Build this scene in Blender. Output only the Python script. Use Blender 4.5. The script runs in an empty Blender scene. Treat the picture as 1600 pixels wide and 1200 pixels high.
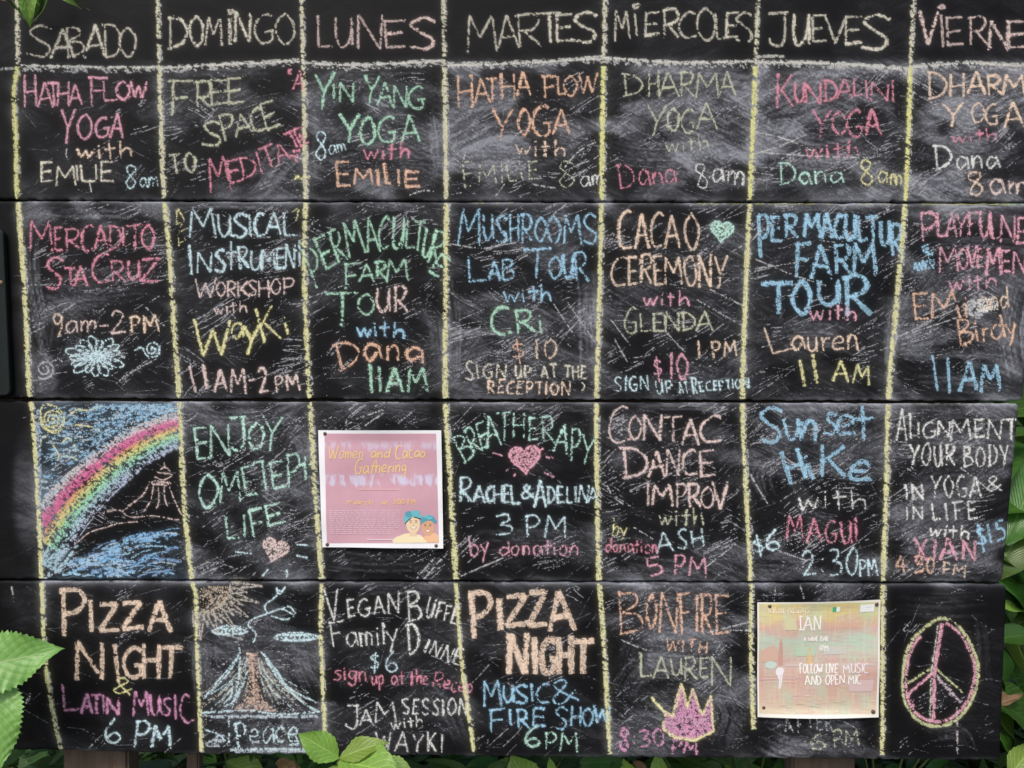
import bpy, math, random
import numpy as np
from mathutils import Vector, Matrix

R = math.radians
rng = np.random.default_rng(11)
rnd = random.Random(5)
SC = bpy.context.scene
COL = SC.collection

# ---------------------------------------------------------------- camera, sky, sun, exposure
S = 0.0015                      # metres on the board for one unit of the layout grid
ZC = 1.35
LENS = 28.0
DIST = 800 * S * LENS / 18.0
cam_d = bpy.data.cameras.new('camera')
cam_d.lens = LENS; cam_d.sensor_width = 36; cam_d.clip_start = 0.02; cam_d.clip_end = 400
cam = bpy.data.objects.new('camera', cam_d); COL.objects.link(cam)
cam.location = (0, -DIST, ZC); cam.rotation_euler = (R(90), 0, 0)
SC.camera = cam

SUN_EL, SUN_AZ = 50, 202
world = bpy.data.worlds.new('World'); SC.world = world; world.use_nodes = True
nt = world.node_tree
bg = nt.nodes['Background']
sky = nt.nodes.new('ShaderNodeTexSky'); sky.sky_type = 'NISHITA'; sky.sun_disc = False
sky.sun_elevation = R(SUN_EL); sky.sun_rotation = R(SUN_AZ); sky.air_density = 1.0; sky.dust_density = 3.0
sky.ozone_density = 1.0
nt.links.new(sky.outputs[0], bg.inputs[0]); bg.inputs[1].default_value = 0.13
sun_d = bpy.data.lights.new('sun', 'SUN'); sun_d.energy = 1.4; sun_d.angle = R(14); sun_d.color = (1, .95, .86)
sun = bpy.data.objects.new('sun', sun_d); COL.objects.link(sun)
az, el = R(SUN_AZ), R(SUN_EL)
sdir = Vector((math.sin(az) * math.cos(el), math.cos(az) * math.cos(el), math.sin(el)))
sun.rotation_euler = sdir.to_track_quat('Z', 'Y').to_euler(); sun.location = (0, -3, 4)
SC.view_settings.view_transform = 'Standard'; SC.view_settings.look = 'None'
SC.view_settings.gamma = 1; SC.view_settings.exposure = 0.55
SC.render.engine = 'CYCLES'
SC.cycles.max_bounces = 6

# ---------------------------------------------------------------- helpers
def bx(px, py, y=0.0):
    """layout grid point -> point on the board's own plane, moved y metres off it"""
    return Vector(((px - 800) * S, y, ZC + (600 - py) * S))

def at(px, py, y):
    k = (DIST + y) / DIST
    return Vector(((px - 800) * S * k, y, ZC + (600 - py) * S * k))

def tag(o, label=None, cat=None, group=None, kind=None):
    if label: o['label'] = label
    if cat: o['category'] = cat
    if group: o['group'] = group
    if kind: o['kind'] = kind
    return o

def empty(name, loc=(0, 0, 0), **k):
    o = bpy.data.objects.new(name, None); COL.objects.link(o); o.location = loc
    o.empty_display_size = .05
    return tag(o, **k)

def link(name, mesh, parent=None, **k):
    o = bpy.data.objects.new(name, mesh); COL.objects.link(o)
    if parent: o.parent = parent
    return tag(o, **k)

def mesh_np(name, V, F, mat, smooth=False, colors=None, cname='tint'):
    """V (n,3), F (m,k) arrays"""
    me = bpy.data.meshes.new(name)
    V = np.asarray(V, dtype=np.float32); F = np.asarray(F, dtype=np.int32)
    m, k = F.shape
    me.vertices.add(len(V)); me.vertices.foreach_set('co', V.ravel())
    me.loops.add(m * k); me.loops.foreach_set('vertex_index', F.ravel())
    me.polygons.add(m)
    me.polygons.foreach_set('loop_start', np.arange(0, m * k, k, dtype=np.int32))
    me.polygons.foreach_set('loop_total', np.full(m, k, dtype=np.int32))
    if smooth: me.polygons.foreach_set('use_smooth', np.ones(m, dtype=bool))
    me.update(calc_edges=True)
    if colors is not None:
        a = me.color_attributes.new(cname, 'FLOAT_COLOR', 'POINT')
        a.data.foreach_set('color', np.asarray(colors, dtype=np.float32).ravel())
    me.materials.append(mat)
    return me

def py_mesh(name, V, F, mat, smooth=False):
    me = bpy.data.meshes.new(name); me.from_pydata([tuple(v) for v in V], [], F); me.update()
    if smooth:
        for p in me.polygons: p.use_smooth = True
    me.materials.append(mat)
    return me

def box_vf(x0, x1, y0, y1, z0, z1, b=0.0):
    if b <= 0:
        V = [(x, y, z) for z in (z0, z1) for y in (y0, y1) for x in (x0, x1)]
        return V, [(0, 2, 3, 1), (4, 5, 7, 6), (0, 1, 5, 4), (2, 6, 7, 3), (0, 4, 6, 2), (1, 3, 7, 5)]
    import bmesh
    bm = bmesh.new(); bmesh.ops.create_cube(bm, size=1)
    for v in bm.verts:
        v.co = Vector((x0 + (v.co.x + .5) * (x1 - x0), y0 + (v.co.y + .5) * (y1 - y0), z0 + (v.co.z + .5) * (z1 - z0)))
    bmesh.ops.bevel(bm, geom=bm.edges[:], offset=b, segments=2, affect='EDGES')
    bm.verts.ensure_lookup_table()
    V = [tuple(v.co) for v in bm.verts]; F = [tuple(v.index for v in f.verts) for f in bm.faces]
    bm.free(); return V, F

def tube_vf(pts, rads, n=8):
    V = []; F = []
    pts = [Vector(p) for p in pts]
    for i, p in enumerate(pts):
        d = (pts[min(i + 1, len(pts) - 1)] - pts[max(i - 1, 0)]).normalized()
        a = d.orthogonal().normalized() if i == 0 else (a - d * a.dot(d)).normalized()
        b = d.cross(a)
        for k in range(n):
            t = 2 * math.pi * k / n
            V.append(p + (a * math.cos(t) + b * math.sin(t)) * rads[i])
    for i in range(len(pts) - 1):
        for k in range(n):
            F.append((i * n + k, i * n + (k + 1) % n, (i + 1) * n + (k + 1) % n, (i + 1) * n + k))
    F.append(tuple(range(n))[::-1]); F.append(tuple(range((len(pts) - 1) * n, len(pts) * n)))
    return V, F

class NT:
    def __init__(s, name):
        s.m = bpy.data.materials.new(name); s.m.use_nodes = True
        s.t = s.m.node_tree; s.b = s.t.nodes['Principled BSDF']
    def n(s, typ, **kw):
        nd = s.t.nodes.new('ShaderNode' + typ)
        for k, v in kw.items():
            if k in nd.inputs: nd.inputs[k].default_value = v
            else: setattr(nd, k, v)
        return nd
    def l(s, a, b): s.t.links.new(a, b)
    def ramp(s, fac, stops):
        r = s.n('ValToRGB'); e = r.color_ramp.elements
        while len(e) < len(stops): e.new(.5)
        for i, (p, c) in enumerate(stops):
            e[i].position = p; e[i].color = (*c, 1) if len(c) == 3 else c
        s.l(fac, r.inputs[0]); return r.outputs[0]
    def noise(s, vec, scale, detail=4, rough=.55):
        nd = s.n('TexNoise'); nd.inputs['Scale'].default_value = scale
        nd.inputs['Detail'].default_value = detail; nd.inputs['Roughness'].default_value = rough
        if vec is not None: s.l(vec, nd.inputs['Vector'])
        return nd.outputs['Fac']
    def coords(s, scale=(1, 1, 1), rot=(0, 0, 0)):
        tc = s.n('TexCoord'); mp = s.n('Mapping'); mp.inputs['Scale'].default_value = scale
        mp.inputs['Rotation'].default_value = rot
        s.l(tc.outputs['Object'], mp.inputs['Vector']); return mp.outputs['Vector']
    def math(s, op, a, b=None, clamp=False):
        nd = s.n('Math', operation=op, use_clamp=clamp)
        for i, v in enumerate((a, b)):
            if v is None: continue
            if isinstance(v, (int, float)): nd.inputs[i].default_value = v
            else: s.l(v, nd.inputs[i])
        return nd.outputs[0]
    def mix(s, f, a, b):
        nd = s.n('Mix', data_type='RGBA')
        for sock, v in ((nd.inputs[0], f), (nd.inputs[6], a), (nd.inputs[7], b)):
            if isinstance(v, (int, float)): sock.default_value = v
            elif isinstance(v, tuple): sock.default_value = (*v, 1)
            else: s.l(v, sock)
        return nd.outputs[2]
    def bump(s, h, strength, dist):
        nd = s.n('Bump'); nd.inputs['Strength'].default_value = strength; nd.inputs['Distance'].default_value = dist
        s.l(h, nd.inputs['Height']); s.l(nd.outputs[0], s.b.inputs['Normal'])

# ---------------------------------------------------------------- materials
def mat_board():
    t = NT('blackboard_paint')
    at_ = t.n('Attribute', attribute_name='dust_sheen')
    v = t.coords((1, 1, 1))
    vs = t.coords((220, 220, 900), (0, R(12), 0))
    vs2 = t.coords((260, 260, 1100), (0, R(-35), 0))
    streak = t.noise(vs, 1.0, 3); streak2 = t.noise(vs2, 1.0, 3)
    fine = t.noise(v, 420, 3, .7)
    grain = t.noise(v, 1100, 2, .6)
    st = t.math('MAXIMUM', t.ramp(streak, [(.42, (0, 0, 0)), (.66, (1, 1, 1))]), t.ramp(streak2, [(.48, (0, 0, 0)), (.68, (1, 1, 1))]))
    m = t.math('ADD', t.math('MULTIPLY', st, .25), t.math('MULTIPLY', t.ramp(fine, [(.3, (0, 0, 0)), (.72, (1, 1, 1))]), .6))
    m = t.math('ADD', t.math('MULTIPLY', m, t.ramp(grain, [(.3, (.4,) * 3), (.7, (1,) * 3)])), .20)
    amt = t.math('MULTIPLY', at_.outputs['Alpha'], m, True)
    paint = t.mix(t.noise(v, 9, 4), (.0028, .0028, .0034), (.0060, .0060, .0072))
    wear = t.ramp(t.noise(t.coords((14, 14, 160)), 1.0, 5, .65), [(.6, (0, 0, 0)), (.75, (1, 1, 1))])
    paint = t.mix(t.math('MULTIPLY', wear, .2), paint, (.04, .04, .043))
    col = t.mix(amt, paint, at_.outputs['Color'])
    t.l(col, t.b.inputs['Base Color'])
    t.l(t.math('ADD', t.math('MULTIPLY', amt, .35), .58, True), t.b.inputs['Roughness'])
    t.b.inputs['Specular IOR Level'].default_value = .10
    h = t.math('ADD', t.noise(t.coords((30, 30, 320)), 1.0, 5, .6), t.math('MULTIPLY', fine, .3))
    t.bump(h, .3, .0008)
    return t.m

def mat_attr(name, rough=.95, spec=.1, jit=.0, attr='tint'):
    t = NT(name)
    a = t.n('Attribute', attribute_name=attr)
    t.l(a.outputs['Color'], t.b.inputs['Base Color'])
    t.b.inputs['Roughness'].default_value = rough; t.b.inputs['Specular IOR Level'].default_value = spec
    return t.m

def mat_plain(name, c, rough=.7, spec=.3, var=.25, scale=40, metal=0, bump=0):
    t = NT(name); v = t.coords()
    f = t.noise(v, scale, 5)
    t.l(t.mix(f, tuple(x * (1 - var) for x in c), tuple(min(1, x * (1 + var)) for x in c)), t.b.inputs['Base Color'])
    t.b.inputs['Roughness'].default_value = rough; t.b.inputs['Specular IOR Level'].default_value = spec
    t.b.inputs['Metallic'].default_value = metal
    if bump: t.bump(f, .5, bump)
    return t.m

def mat_wood(name, c0, c1):
    t = NT(name)
    g = t.noise(t.coords((40, 40, 3)), 1.0, 6, .65)
    k = t.noise(t.coords((6, 6, 6)), 1.0, 4)
    t.l(t.mix(k, t.ramp(g, [(.3, c0), (.7, c1)]), t.ramp(g, [(.35, tuple(x * .5 for x in c0)), (.7, c0)])), t.b.inputs['Base Color'])
    t.b.inputs['Roughness'].default_value = .85; t.bump(g, .6, .004)
    return t.m

def mat_leaf(name, c0, c1, veins=9, vein_c=None, gloss=.42, blotch=6):
    """uv: u along the midrib 0..1, v across -1..1 stored as 0..1"""
    t = NT(name)
    uv = t.n('UVMap'); sx = t.n('SeparateXYZ'); t.l(uv.outputs[0], sx.inputs[0])
    U, Vv = sx.outputs[0], sx.outputs[1]
    av = t.math('ABSOLUTE', t.math('SUBTRACT', Vv, .5))
    mid = t.math('LESS_THAN', av, .012)
    ph = t.math('SUBTRACT', t.math('MULTIPLY', U, veins), t.math('MULTIPLY', av, veins * .75))
    fr = t.math('ABSOLUTE', t.math('SUBTRACT', t.math('FRACT', ph), .5))
    side = t.math('LESS_THAN', fr, .06)
    vein = t.math('MAXIMUM', mid, t.math('MULTIPLY', side, .6))
    oi = t.n('ObjectInfo')
    v = t.coords()
    n = t.noise(v, blotch * 4, 5)
    col = t.mix(n, c0, c1)
    hue = t.n('HueSaturation'); t.l(col, hue.inputs['Color'])
    t.l(t.math('ADD', t.math('MULTIPLY', oi.outputs['Random'], .05), .475), hue.inputs['Hue'])
    t.l(t.math('ADD', t.math('MULTIPLY', oi.outputs['Random'], .5), .75), hue.inputs['Value'])
    sp_ = t.ramp(t.noise(v, 70, 3, .5), [(.70, (0, 0, 0)), (.76, (1, 1, 1))])
    vc = vein_c or tuple(min(1, x * 1.7 + .03) for x in c1)
    col = t.mix(t.math('MULTIPLY', vein, .55), hue.outputs[0], vc)
    col = t.mix(t.math('MULTIPLY', sp_, .6), col, (.16, .11, .04))
    t.l(col, t.b.inputs['Base Color'])
    t.b.inputs['Roughness'].default_value = gloss; t.b.inputs['Specular IOR Level'].default_value = .45
    t.b.inputs['Transmission Weight'].default_value = 0
    h = t.math('ADD', t.math('MULTIPLY', fr, 1.0), t.math('MULTIPLY', t.noise(v, 300, 3), .25))
    t.bump(h, .5, .002)
    tr = t.n('BsdfTranslucent'); t.l(col, tr.inputs[0])
    mx = t.n('MixShader'); mx.inputs[0].default_value = .3
    t.l(t.b.outputs[0], mx.inputs[1]); t.l(tr.outputs[0], mx.inputs[2])
    t.l(mx.outputs[0], t.t.nodes['Material Output'].inputs[0])
    return t.m

M_BOARD = mat_board()
M_CHALK = mat_attr('chalk')
M_PRINT = mat_attr('printed_ink', .75, .2)
M_BATTEN = mat_wood('dark_batten_wood', (.02, .014, .01), (.045, .032, .024))
M_POST = mat_wood('weathered_post_wood', (.10, .065, .045), (.22, .155, .115))
M_PIN = mat_plain('old_pin_metal', (.085, .055, .035), .45, .5, .4, 900)
M_STEM = mat_plain('green_stem', (.10, .14, .04), .55, .4, .3, 60)

# ---------------------------------------------------------------- noise fields in board units
X0, X1, Y0, Y1 = -180, 1700, -100, 1230
FW, FH = X1 - X0, Y1 - Y0
fy = np.fft.fftfreq(FH)[:, None]; fx = np.fft.rfftfreq(FW)[None, :]
def field(lx, ly, ang=0.0, seed=0, sharp=True):
    """smooth random field, correlation length lx along the direction ang (y down), ly across; ranked to 0..1"""
    r = np.random.default_rng(seed).standard_normal((FH, FW))
    c, s = math.cos(ang), math.sin(ang)
    a = fx * c + fy * s; b = -fx * s + fy * c
    g = np.exp(-2 * (math.pi ** 2) * ((a * lx) ** 2 + (b * ly) ** 2))
    f = np.fft.irfft2(np.fft.rfft2(r) * g, s=(FH, FW))
    f = (f - f.mean()) / f.std()
    return 0.5 * (1 + np.tanh(f * .8)) if not sharp else 1 / (1 + np.exp(-1.7 * f))
T_GRAIN = .62 * field(.62, .55, R(20), 1) + .38 * field(1.7, .8, R(-25), 2)
T_GRAIN = np.clip((T_GRAIN - .5) * 1.45 + .5, 0, 1)
T_ROPE = field(1.9, .75, R(35), 3) * .55 + T_GRAIN * .45
T_ROPE = np.clip((T_ROPE - .5) * 1.35 + .5, 0, 1)
T_WASH = field(1.2, 1.0, 0, 21) * .5 + field(5, 1.6, R(-25), 22) * .5
def samp(f, x, y):
    return f[np.clip((y - Y0).astype(int), 0, FH - 1), np.clip((x - X0).astype(int), 0, FW - 1)]

# ---------------------------------------------------------------- strokes
HZ = np.zeros((FH, FW)); HZC = np.zeros((FH, FW, 3))
def spline(P, n=9):
    P = np.asarray(P, float)
    if len(P) < 3: return P
    closed = np.allclose(P[0], P[-1])
    Q = np.vstack([P[-2] if closed else 2 * P[0] - P[1], P, P[1] if closed else 2 * P[-1] - P[-2]])
    out = []
    t = np.linspace(0, 1, n, endpoint=False)[:, None]
    for i in range(len(P) - 1):
        a, b, c, d = Q[i:i + 4]
        out.append(.5 * ((2 * b) + (-a + c) * t + (2 * a - 5 * b + 4 * c - d) * t ** 2 + (-a + 3 * b - 3 * c + d) * t ** 3))
    out.append(P[-1:]); return np.vstack(out)

def resample(P, step):
    P = np.asarray(P, float); d = np.hypot(*np.diff(P, axis=0).T); L = np.concatenate([[0], np.cumsum(d)])
    n = max(2, int(L[-1] / step) + 1); s = np.linspace(0, L[-1], n)
    return np.stack([np.interp(s, L, P[:, 0]), np.interp(s, L, P[:, 1])], 1), L[-1]

class Chalk:
    """flecks of chalk gathered into one mesh"""
    def __init__(s): s.c = []; s.z = []; s.col = []
    def add(s, x, y, size, col, jit=.12):
        n = len(x)
        if not n: return
        a = rng.uniform(0, 2 * math.pi, n)
        tri = []
        for k in range(3):
            r = size * rng.uniform(.65, 1.35, n); t = a + k * 2.094 + rng.uniform(-.45, .45, n)
            tri.append(np.stack([x + r * np.cos(t), y + r * np.sin(t)], 1))
        s.c.append(np.stack(tri, 1))
        c = np.asarray(col, float) if np.ndim(col) == 2 else np.tile(np.asarray(col, float), (n, 1))
        c = np.clip(c * (1 + rng.normal(0, jit, (n, 1))) + rng.normal(0, .012, (n, 3)), .02, .9)
        s.col.append(c)
        ix = np.clip((x - X0).astype(int), 0, FW - 1); iy = np.clip((y - Y0).astype(int), 0, FH - 1)
        np.add.at(HZ, (iy, ix), size ** 2 if np.ndim(size) else size * size); np.add.at(HZC, (iy, ix), c * (np.asarray(size ** 2).reshape(-1, 1)))
    def stroke(s, P, w, col, press=.8, rope=False, soft=.35, size=None, dens=None, seedwob=True):
        pts, L = resample(P, 1.0)
        if L < .5: return
        n = int(L * w * (dens or .95) * 1.45) + 3
        t = rng.uniform(0, len(pts) - 1.001, n); i = t.astype(int); f = (t - i)[:, None]
        c = pts[i] * (1 - f) + pts[i + 1] * f
        d = pts[np.minimum(i + 1, len(pts) - 1)] - pts[i]; d /= np.maximum(np.hypot(*d.T)[:, None], 1e-6)
        nrm = np.stack([-d[:, 1], d[:, 0]], 1)
        # pressure and width change slowly along the stroke
        k = max(3, int(L / 9) + 2)
        pr = np.interp(t, np.linspace(0, len(pts) - 1, k), rng.normal(0, .13, k)) + np.where(t < 5, .08, 0) - .16 * np.clip((t - len(pts) * .8) / (len(pts) * .2), 0, 1) * (0 if rope and w > 7 else 1)
        wv = np.interp(t, np.linspace(0, len(pts) - 1, k), rng.uniform(.68, 1.22, k))
        u = rng.uniform(-1, 1, n)
        p = c + nrm * (u * w * .5 * wv)[:, None]
        fld = T_ROPE if rope else T_GRAIN
        th = press + .09 + pr - soft * np.abs(u) ** 2.2
        keep = samp(fld, p[:, 0], p[:, 1]) < th
        if size is None: size = .80 if w > 2.2 else .68
        s.add(p[keep, 0], p[keep, 1], size, col)
    def fill(s, poly, col, press=.6, fld=None, dens=.9, size=.95, softx=None):
        poly = np.asarray(poly, float); x0, y0 = poly.min(0); x1, y1 = poly.max(0)
        n = int((x1 - x0) * (y1 - y0) * dens)
        x = rng.uniform(x0, x1, n); y = rng.uniform(y0, y1, n)
        ins = np.zeros(n, bool)
        for (ax, ay), (bx_, by) in zip(poly, np.roll(poly, -1, 0)):
            if ay == by: continue
            c = ((ay > y) != (by > y)) & (x < (bx_ - ax) * (y - ay) / (by - ay) + ax); ins ^= c
        keep = ins & (samp(T_GRAIN if fld is None else fld, x, y) < press)
        s.add(x[keep], y[keep], size, col)
    def build(s, name, parent, **k):
        if not s.c: return None
        c = np.concatenate(s.c); col = np.concatenate(s.col); n = len(c)
        V = np.empty((n, 3, 3), np.float32)
        V[:, :, 0] = (c[:, :, 0] - 800) * S
        V[:, :, 1] = -(rng.uniform(.0002, .0007, n)[:, None])
        V[:, :, 2] = ZC + (600 - c[:, :, 1]) * S
        cc = np.ones((n, 3, 4), np.float32); cc[:, :, :3] = col[:, None, :]
        me = mesh_np(name, V.reshape(-1, 3), np.arange(n * 3).reshape(-1, 3), M_CHALK, colors=cc.reshape(-1, 4))
        return link(name, me, parent, **k)

GL = {}
def G(ch, w, s): GL[ch] = (w, [(q.strip().startswith('~'), [tuple(map(float, p.split(','))) for p in q.strip().lstrip('~').split()]) for q in s.split(';')])
G('A', .78, '0,1 .38,0 .8,1;.14,.66 .68,.62')
G('B', .6, '.05,0 .06,1;~.0,.02 .42,.05 .5,.25 .1,.48;~.1,.48 .55,.55 .58,.85 .02,1')
G('C', .6, '~.6,.1 .4,0 .1,.25 .03,.65 .22,.98 .62,.92')
G('D', .65, '.08,0 .1,1;~-.04,.02 .4,.08 .66,.45 .5,.85 .0,1.02')
G('E', .52, '.05,0 .06,1;.03,.02 .52,0;.05,.5 .46,.46;.04,.98 .54,.94')
G('F', .55, '.1,0 .12,1;0,.03 .58,0;.1,.5 .48,.46')
G('G', .66, '~.6,.1 .4,0 .1,.25 .03,.65 .25,.98 .58,.92 .62,.6;.38,.6 .7,.57')
G('H', .62, '.05,0 .06,1;.58,0 .6,1;.06,.52 .6,.48')
G('I', .14, '.06,0 .08,1')
G('¡', .14, '.06,.05 .08,1;~.02,-.22 .12,-.28 .15,-.18 .05,-.14 .02,-.22')
G('J', .5, '.0,.04 .5,0;~.42,.0 .43,.7 .3,1 .08,.92 .0,.78')
G('K', .62, '.08,0 .09,1;.6,.02 .1,.58;.24,.46 .66,1')
G('L', .48, '.04,0 .08,.97 .52,.93')
G('M', .86, '0,1 .1,0 .42,.6 .75,0 .88,1')
G('N', .66, '.03,1 .06,0 .62,1 .66,0')
G('O', .62, '~.35,0 .07,.25 .03,.65 .28,1 .56,.8 .62,.35 .35,0')
G('P', .56, '.08,0 .1,1;~.0,.05 .4,.0 .57,.22 .4,.5 .1,.56')
G('Q', .62, '~.35,0 .07,.25 .03,.65 .28,1 .56,.8 .62,.35 .35,0;.4,.75 .65,1.05')
G('R', .6, '.08,0 .1,1;~.0,.05 .4,.0 .55,.22 .4,.48 .1,.54;.2,.52 .62,1')
G('S', .52, '~.54,.1 .3,.0 .06,.2 .25,.45 .5,.68 .38,.97 .0,.9')
G('T', .62, '0,.04 .64,0;.33,.02 .35,1')
G('U', .58, '~.04,0 .05,.6 .2,.98 .42,.93 .55,.6 .57,0;.56,.2 .6,.98')
G('V', .6, '0,0 .3,1 .62,0')
G('W', .95, '0,0 .25,1 .5,.25 .72,1 .98,0')
G('X', .6, '0,0 .6,1;.58,0 .02,1')
G('Y', .6, '0,0 .3,.5;.62,0 .3,.52 .24,1')
G('Z', .58, '.02,.04 .56,0 .02,.97 .62,.93')
G('0', .55, '~.3,0 .06,.3 .05,.7 .26,1 .5,.75 .52,.3 .3,0')
G('1', .16, '.06,0 .1,1')
G('2', .55, '~.03,.2 .22,0 .48,.12 .42,.45 .04,.97;.04,.97 .6,.93')
G('3', .5, '~.05,.08 .4,.0 .48,.22 .2,.45;~.2,.45 .55,.55 .5,.88 .02,.97')
G('4', .5, '.3,0 0,.6 .55,.55;.42,.2 .44,1')
G('5', .5, '.52,.0 .1,.03 .08,.42;~.08,.42 .45,.42 .52,.8 .05,.98')
G('6', .5, '~.4,0 .1,.4 .06,.8 .3,1 .52,.8 .35,.55 .08,.72')
G('8', .5, '~.5,.08 .22,0 .1,.2 .32,.46 .5,.75 .28,1 .06,.8 .25,.48 .5,.22 .5,.08')
G('9', .45, '~.42,.15 .22,0 .04,.22 .2,.45 .4,.3 .43,.12;~.43,.12 .42,.6 .34,1.05')
G('$', .42, '~.4,.25 .2,.2 .06,.32 .22,.48 .38,.62 .28,.78 .02,.75;.22,.0 .23,1.1')
G(':', .14, '.05,.35 .08,.42;.05,.75 .08,.82')
G('.', .1, '.03,.93 .07,.98')
G('-', .36, '0,.56 .36,.52')
G('"', .22, '.03,.0 .03,.25;.18,.0 .18,.25')
G(')', .2, '~.03,.0 .16,.4 .02,.95')
G('&', .6, '~.62,1 .12,.28 .3,0 .44,.2 .02,.75 .22,.98 .62,.58')
G('a', .45, '~.42,.5 .2,.42 .03,.7 .18,1 .42,.72;.42,.45 .5,1')
G('b', .42, '.05,0 .06,1;~.06,.6 .3,.45 .42,.7 .28,1 .05,.95')
G('c', .4, '~.4,.5 .2,.42 .03,.7 .18,1 .42,.93')
G('d', .46, '~.42,.55 .2,.45 .03,.75 .2,1 .42,.78;.44,.05 .48,1')
G('e', .42, '~.05,.74 .4,.66 .28,.42 .05,.6 .08,.92 .44,.94')
G('g', .42, '~.4,.5 .18,.44 .04,.68 .2,.92 .4,.7;~.4,.45 .42,1.1 .25,1.32 .02,1.2')
G('h', .42, '.05,0 .06,1;~.06,.72 .22,.46 .4,.55 .43,1')
G('i', .12, '.05,.45 .07,1;.05,.22 .07,.27')
G('k', .4, '.05,0 .06,1;.38,.42 .08,.72;.14,.68 .42,1')
G('l', .12, '.05,0 .07,1')
G('m', .62, '.04,.45 .05,1;~.05,.7 .17,.45 .28,.6 .3,1;~.3,.7 .42,.45 .55,.58 .58,1')
G('n', .42, '.04,.45 .05,1;~.05,.72 .2,.45 .37,.57 .41,1')
G('o', .42, '~.22,.43 .04,.65 .12,.98 .36,.92 .4,.58 .22,.43')
G('p', .42, '.05,.45 .06,1.38;~.05,.55 .28,.42 .42,.66 .28,.95 .06,.9')
G('r', .3, '.04,.45 .06,1;~.06,.7 .16,.48 .32,.47')
G('s', .34, '~.34,.48 .1,.44 .1,.62 .32,.78 .22,1 .0,.94')
G('t', .38, '.19,.12 .2,1;0,.46 .4,.42')
G('u', .42, '~.04,.45 .06,.85 .2,1 .36,.82 .38,.45;.38,.45 .42,1')
G('v', .38, '0,.45 .18,1 .38,.45')
G('w', .6, '0,.45 .14,1 .29,.55 .43,1 .6,.45')
G('y', .42, '0,.45 .2,.9;.42,.42 .2,.95 .06,1.35')

def text_strokes(text, base, h, wob=.035, gap=.15, slant=0.0, rs=None):
    """strokes (lists of board points) for a handwritten word along a baseline"""
    r = rs or rnd
    B = np.asarray(base, float)
    B = spline(B, 12) if len(B) > 2 else B
    d = np.hypot(*np.diff(B, axis=0).T); L = np.concatenate([[0], np.cumsum(d)]); TL = L[-1]
    h0, h1 = h if isinstance(h, tuple) else (h, h)
    ws = [(.32 if ch == ' ' else GL[ch][0]) for ch in text]
    vary = [1 + r.uniform(-.1, .1) for _ in ws]
    tot = sum(w * v for w, v in zip(ws, vary)) + gap * (len(ws) - 1)
    k = TL / tot; x = 0; out = []
    big = h0 / h1 if len(text) > 2 and text == text.upper() else 1.0
    for ci, (ch, w, v) in enumerate(zip(text, ws, vary)):
        if ch != ' ':
            wid = w * v * k; s0 = x * k; mid = s0 + wid / 2
            cx = np.interp(mid, L, B[:, 0]); cy = np.interp(mid, L, B[:, 1])
            ax = np.interp(mid - TL * .03, L, B[:, 0]); ay = np.interp(mid - TL * .03, L, B[:, 1])
            bx_ = np.interp(mid + TL * .03, L, B[:, 0]); by = np.interp(mid + TL * .03, L, B[:, 1])
            ang = math.atan2(by - ay, bx_ - ax) + r.uniform(-.05, .05)
            hh = (h0 + (h1 - h0) * (mid / TL if big < 1.06 else (0 if ci == 0 else .9))) * (1 + r.uniform(-.07, .07))
            dy = r.uniform(-.04, .04) * hh + ((h0 - h1) * .35 if ci == 0 and big > 1.06 else 0)
            sk = slant + r.uniform(-.06, .06)
            gw = w if w > 0 else .1
            for sm, P in GL[ch][1]:
                Q = []
                cl = P[0] == P[-1] and len(P) > 3
                for (u, t) in P:
                    lx = (u / gw - .5) * wid + r.uniform(-wob, wob) * min(hh, wid * 2) + (1 - t) * hh * sk
                    ly = (t - 1) * hh + r.uniform(-wob, wob) * hh + dy
                    Q.append((cx + lx * math.cos(ang) - ly * math.sin(ang), cy + lx * math.sin(ang) + ly * math.cos(ang)))
                if cl: Q[-1] = (Q[0][0] + r.uniform(-.03, .03) * hh, Q[0][1] + r.uniform(-.03, .03) * hh)
                Q = spline(Q, 8) if sm else np.asarray(Q)
                out.append(Q)
        x += w * v + gap
    return out

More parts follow.
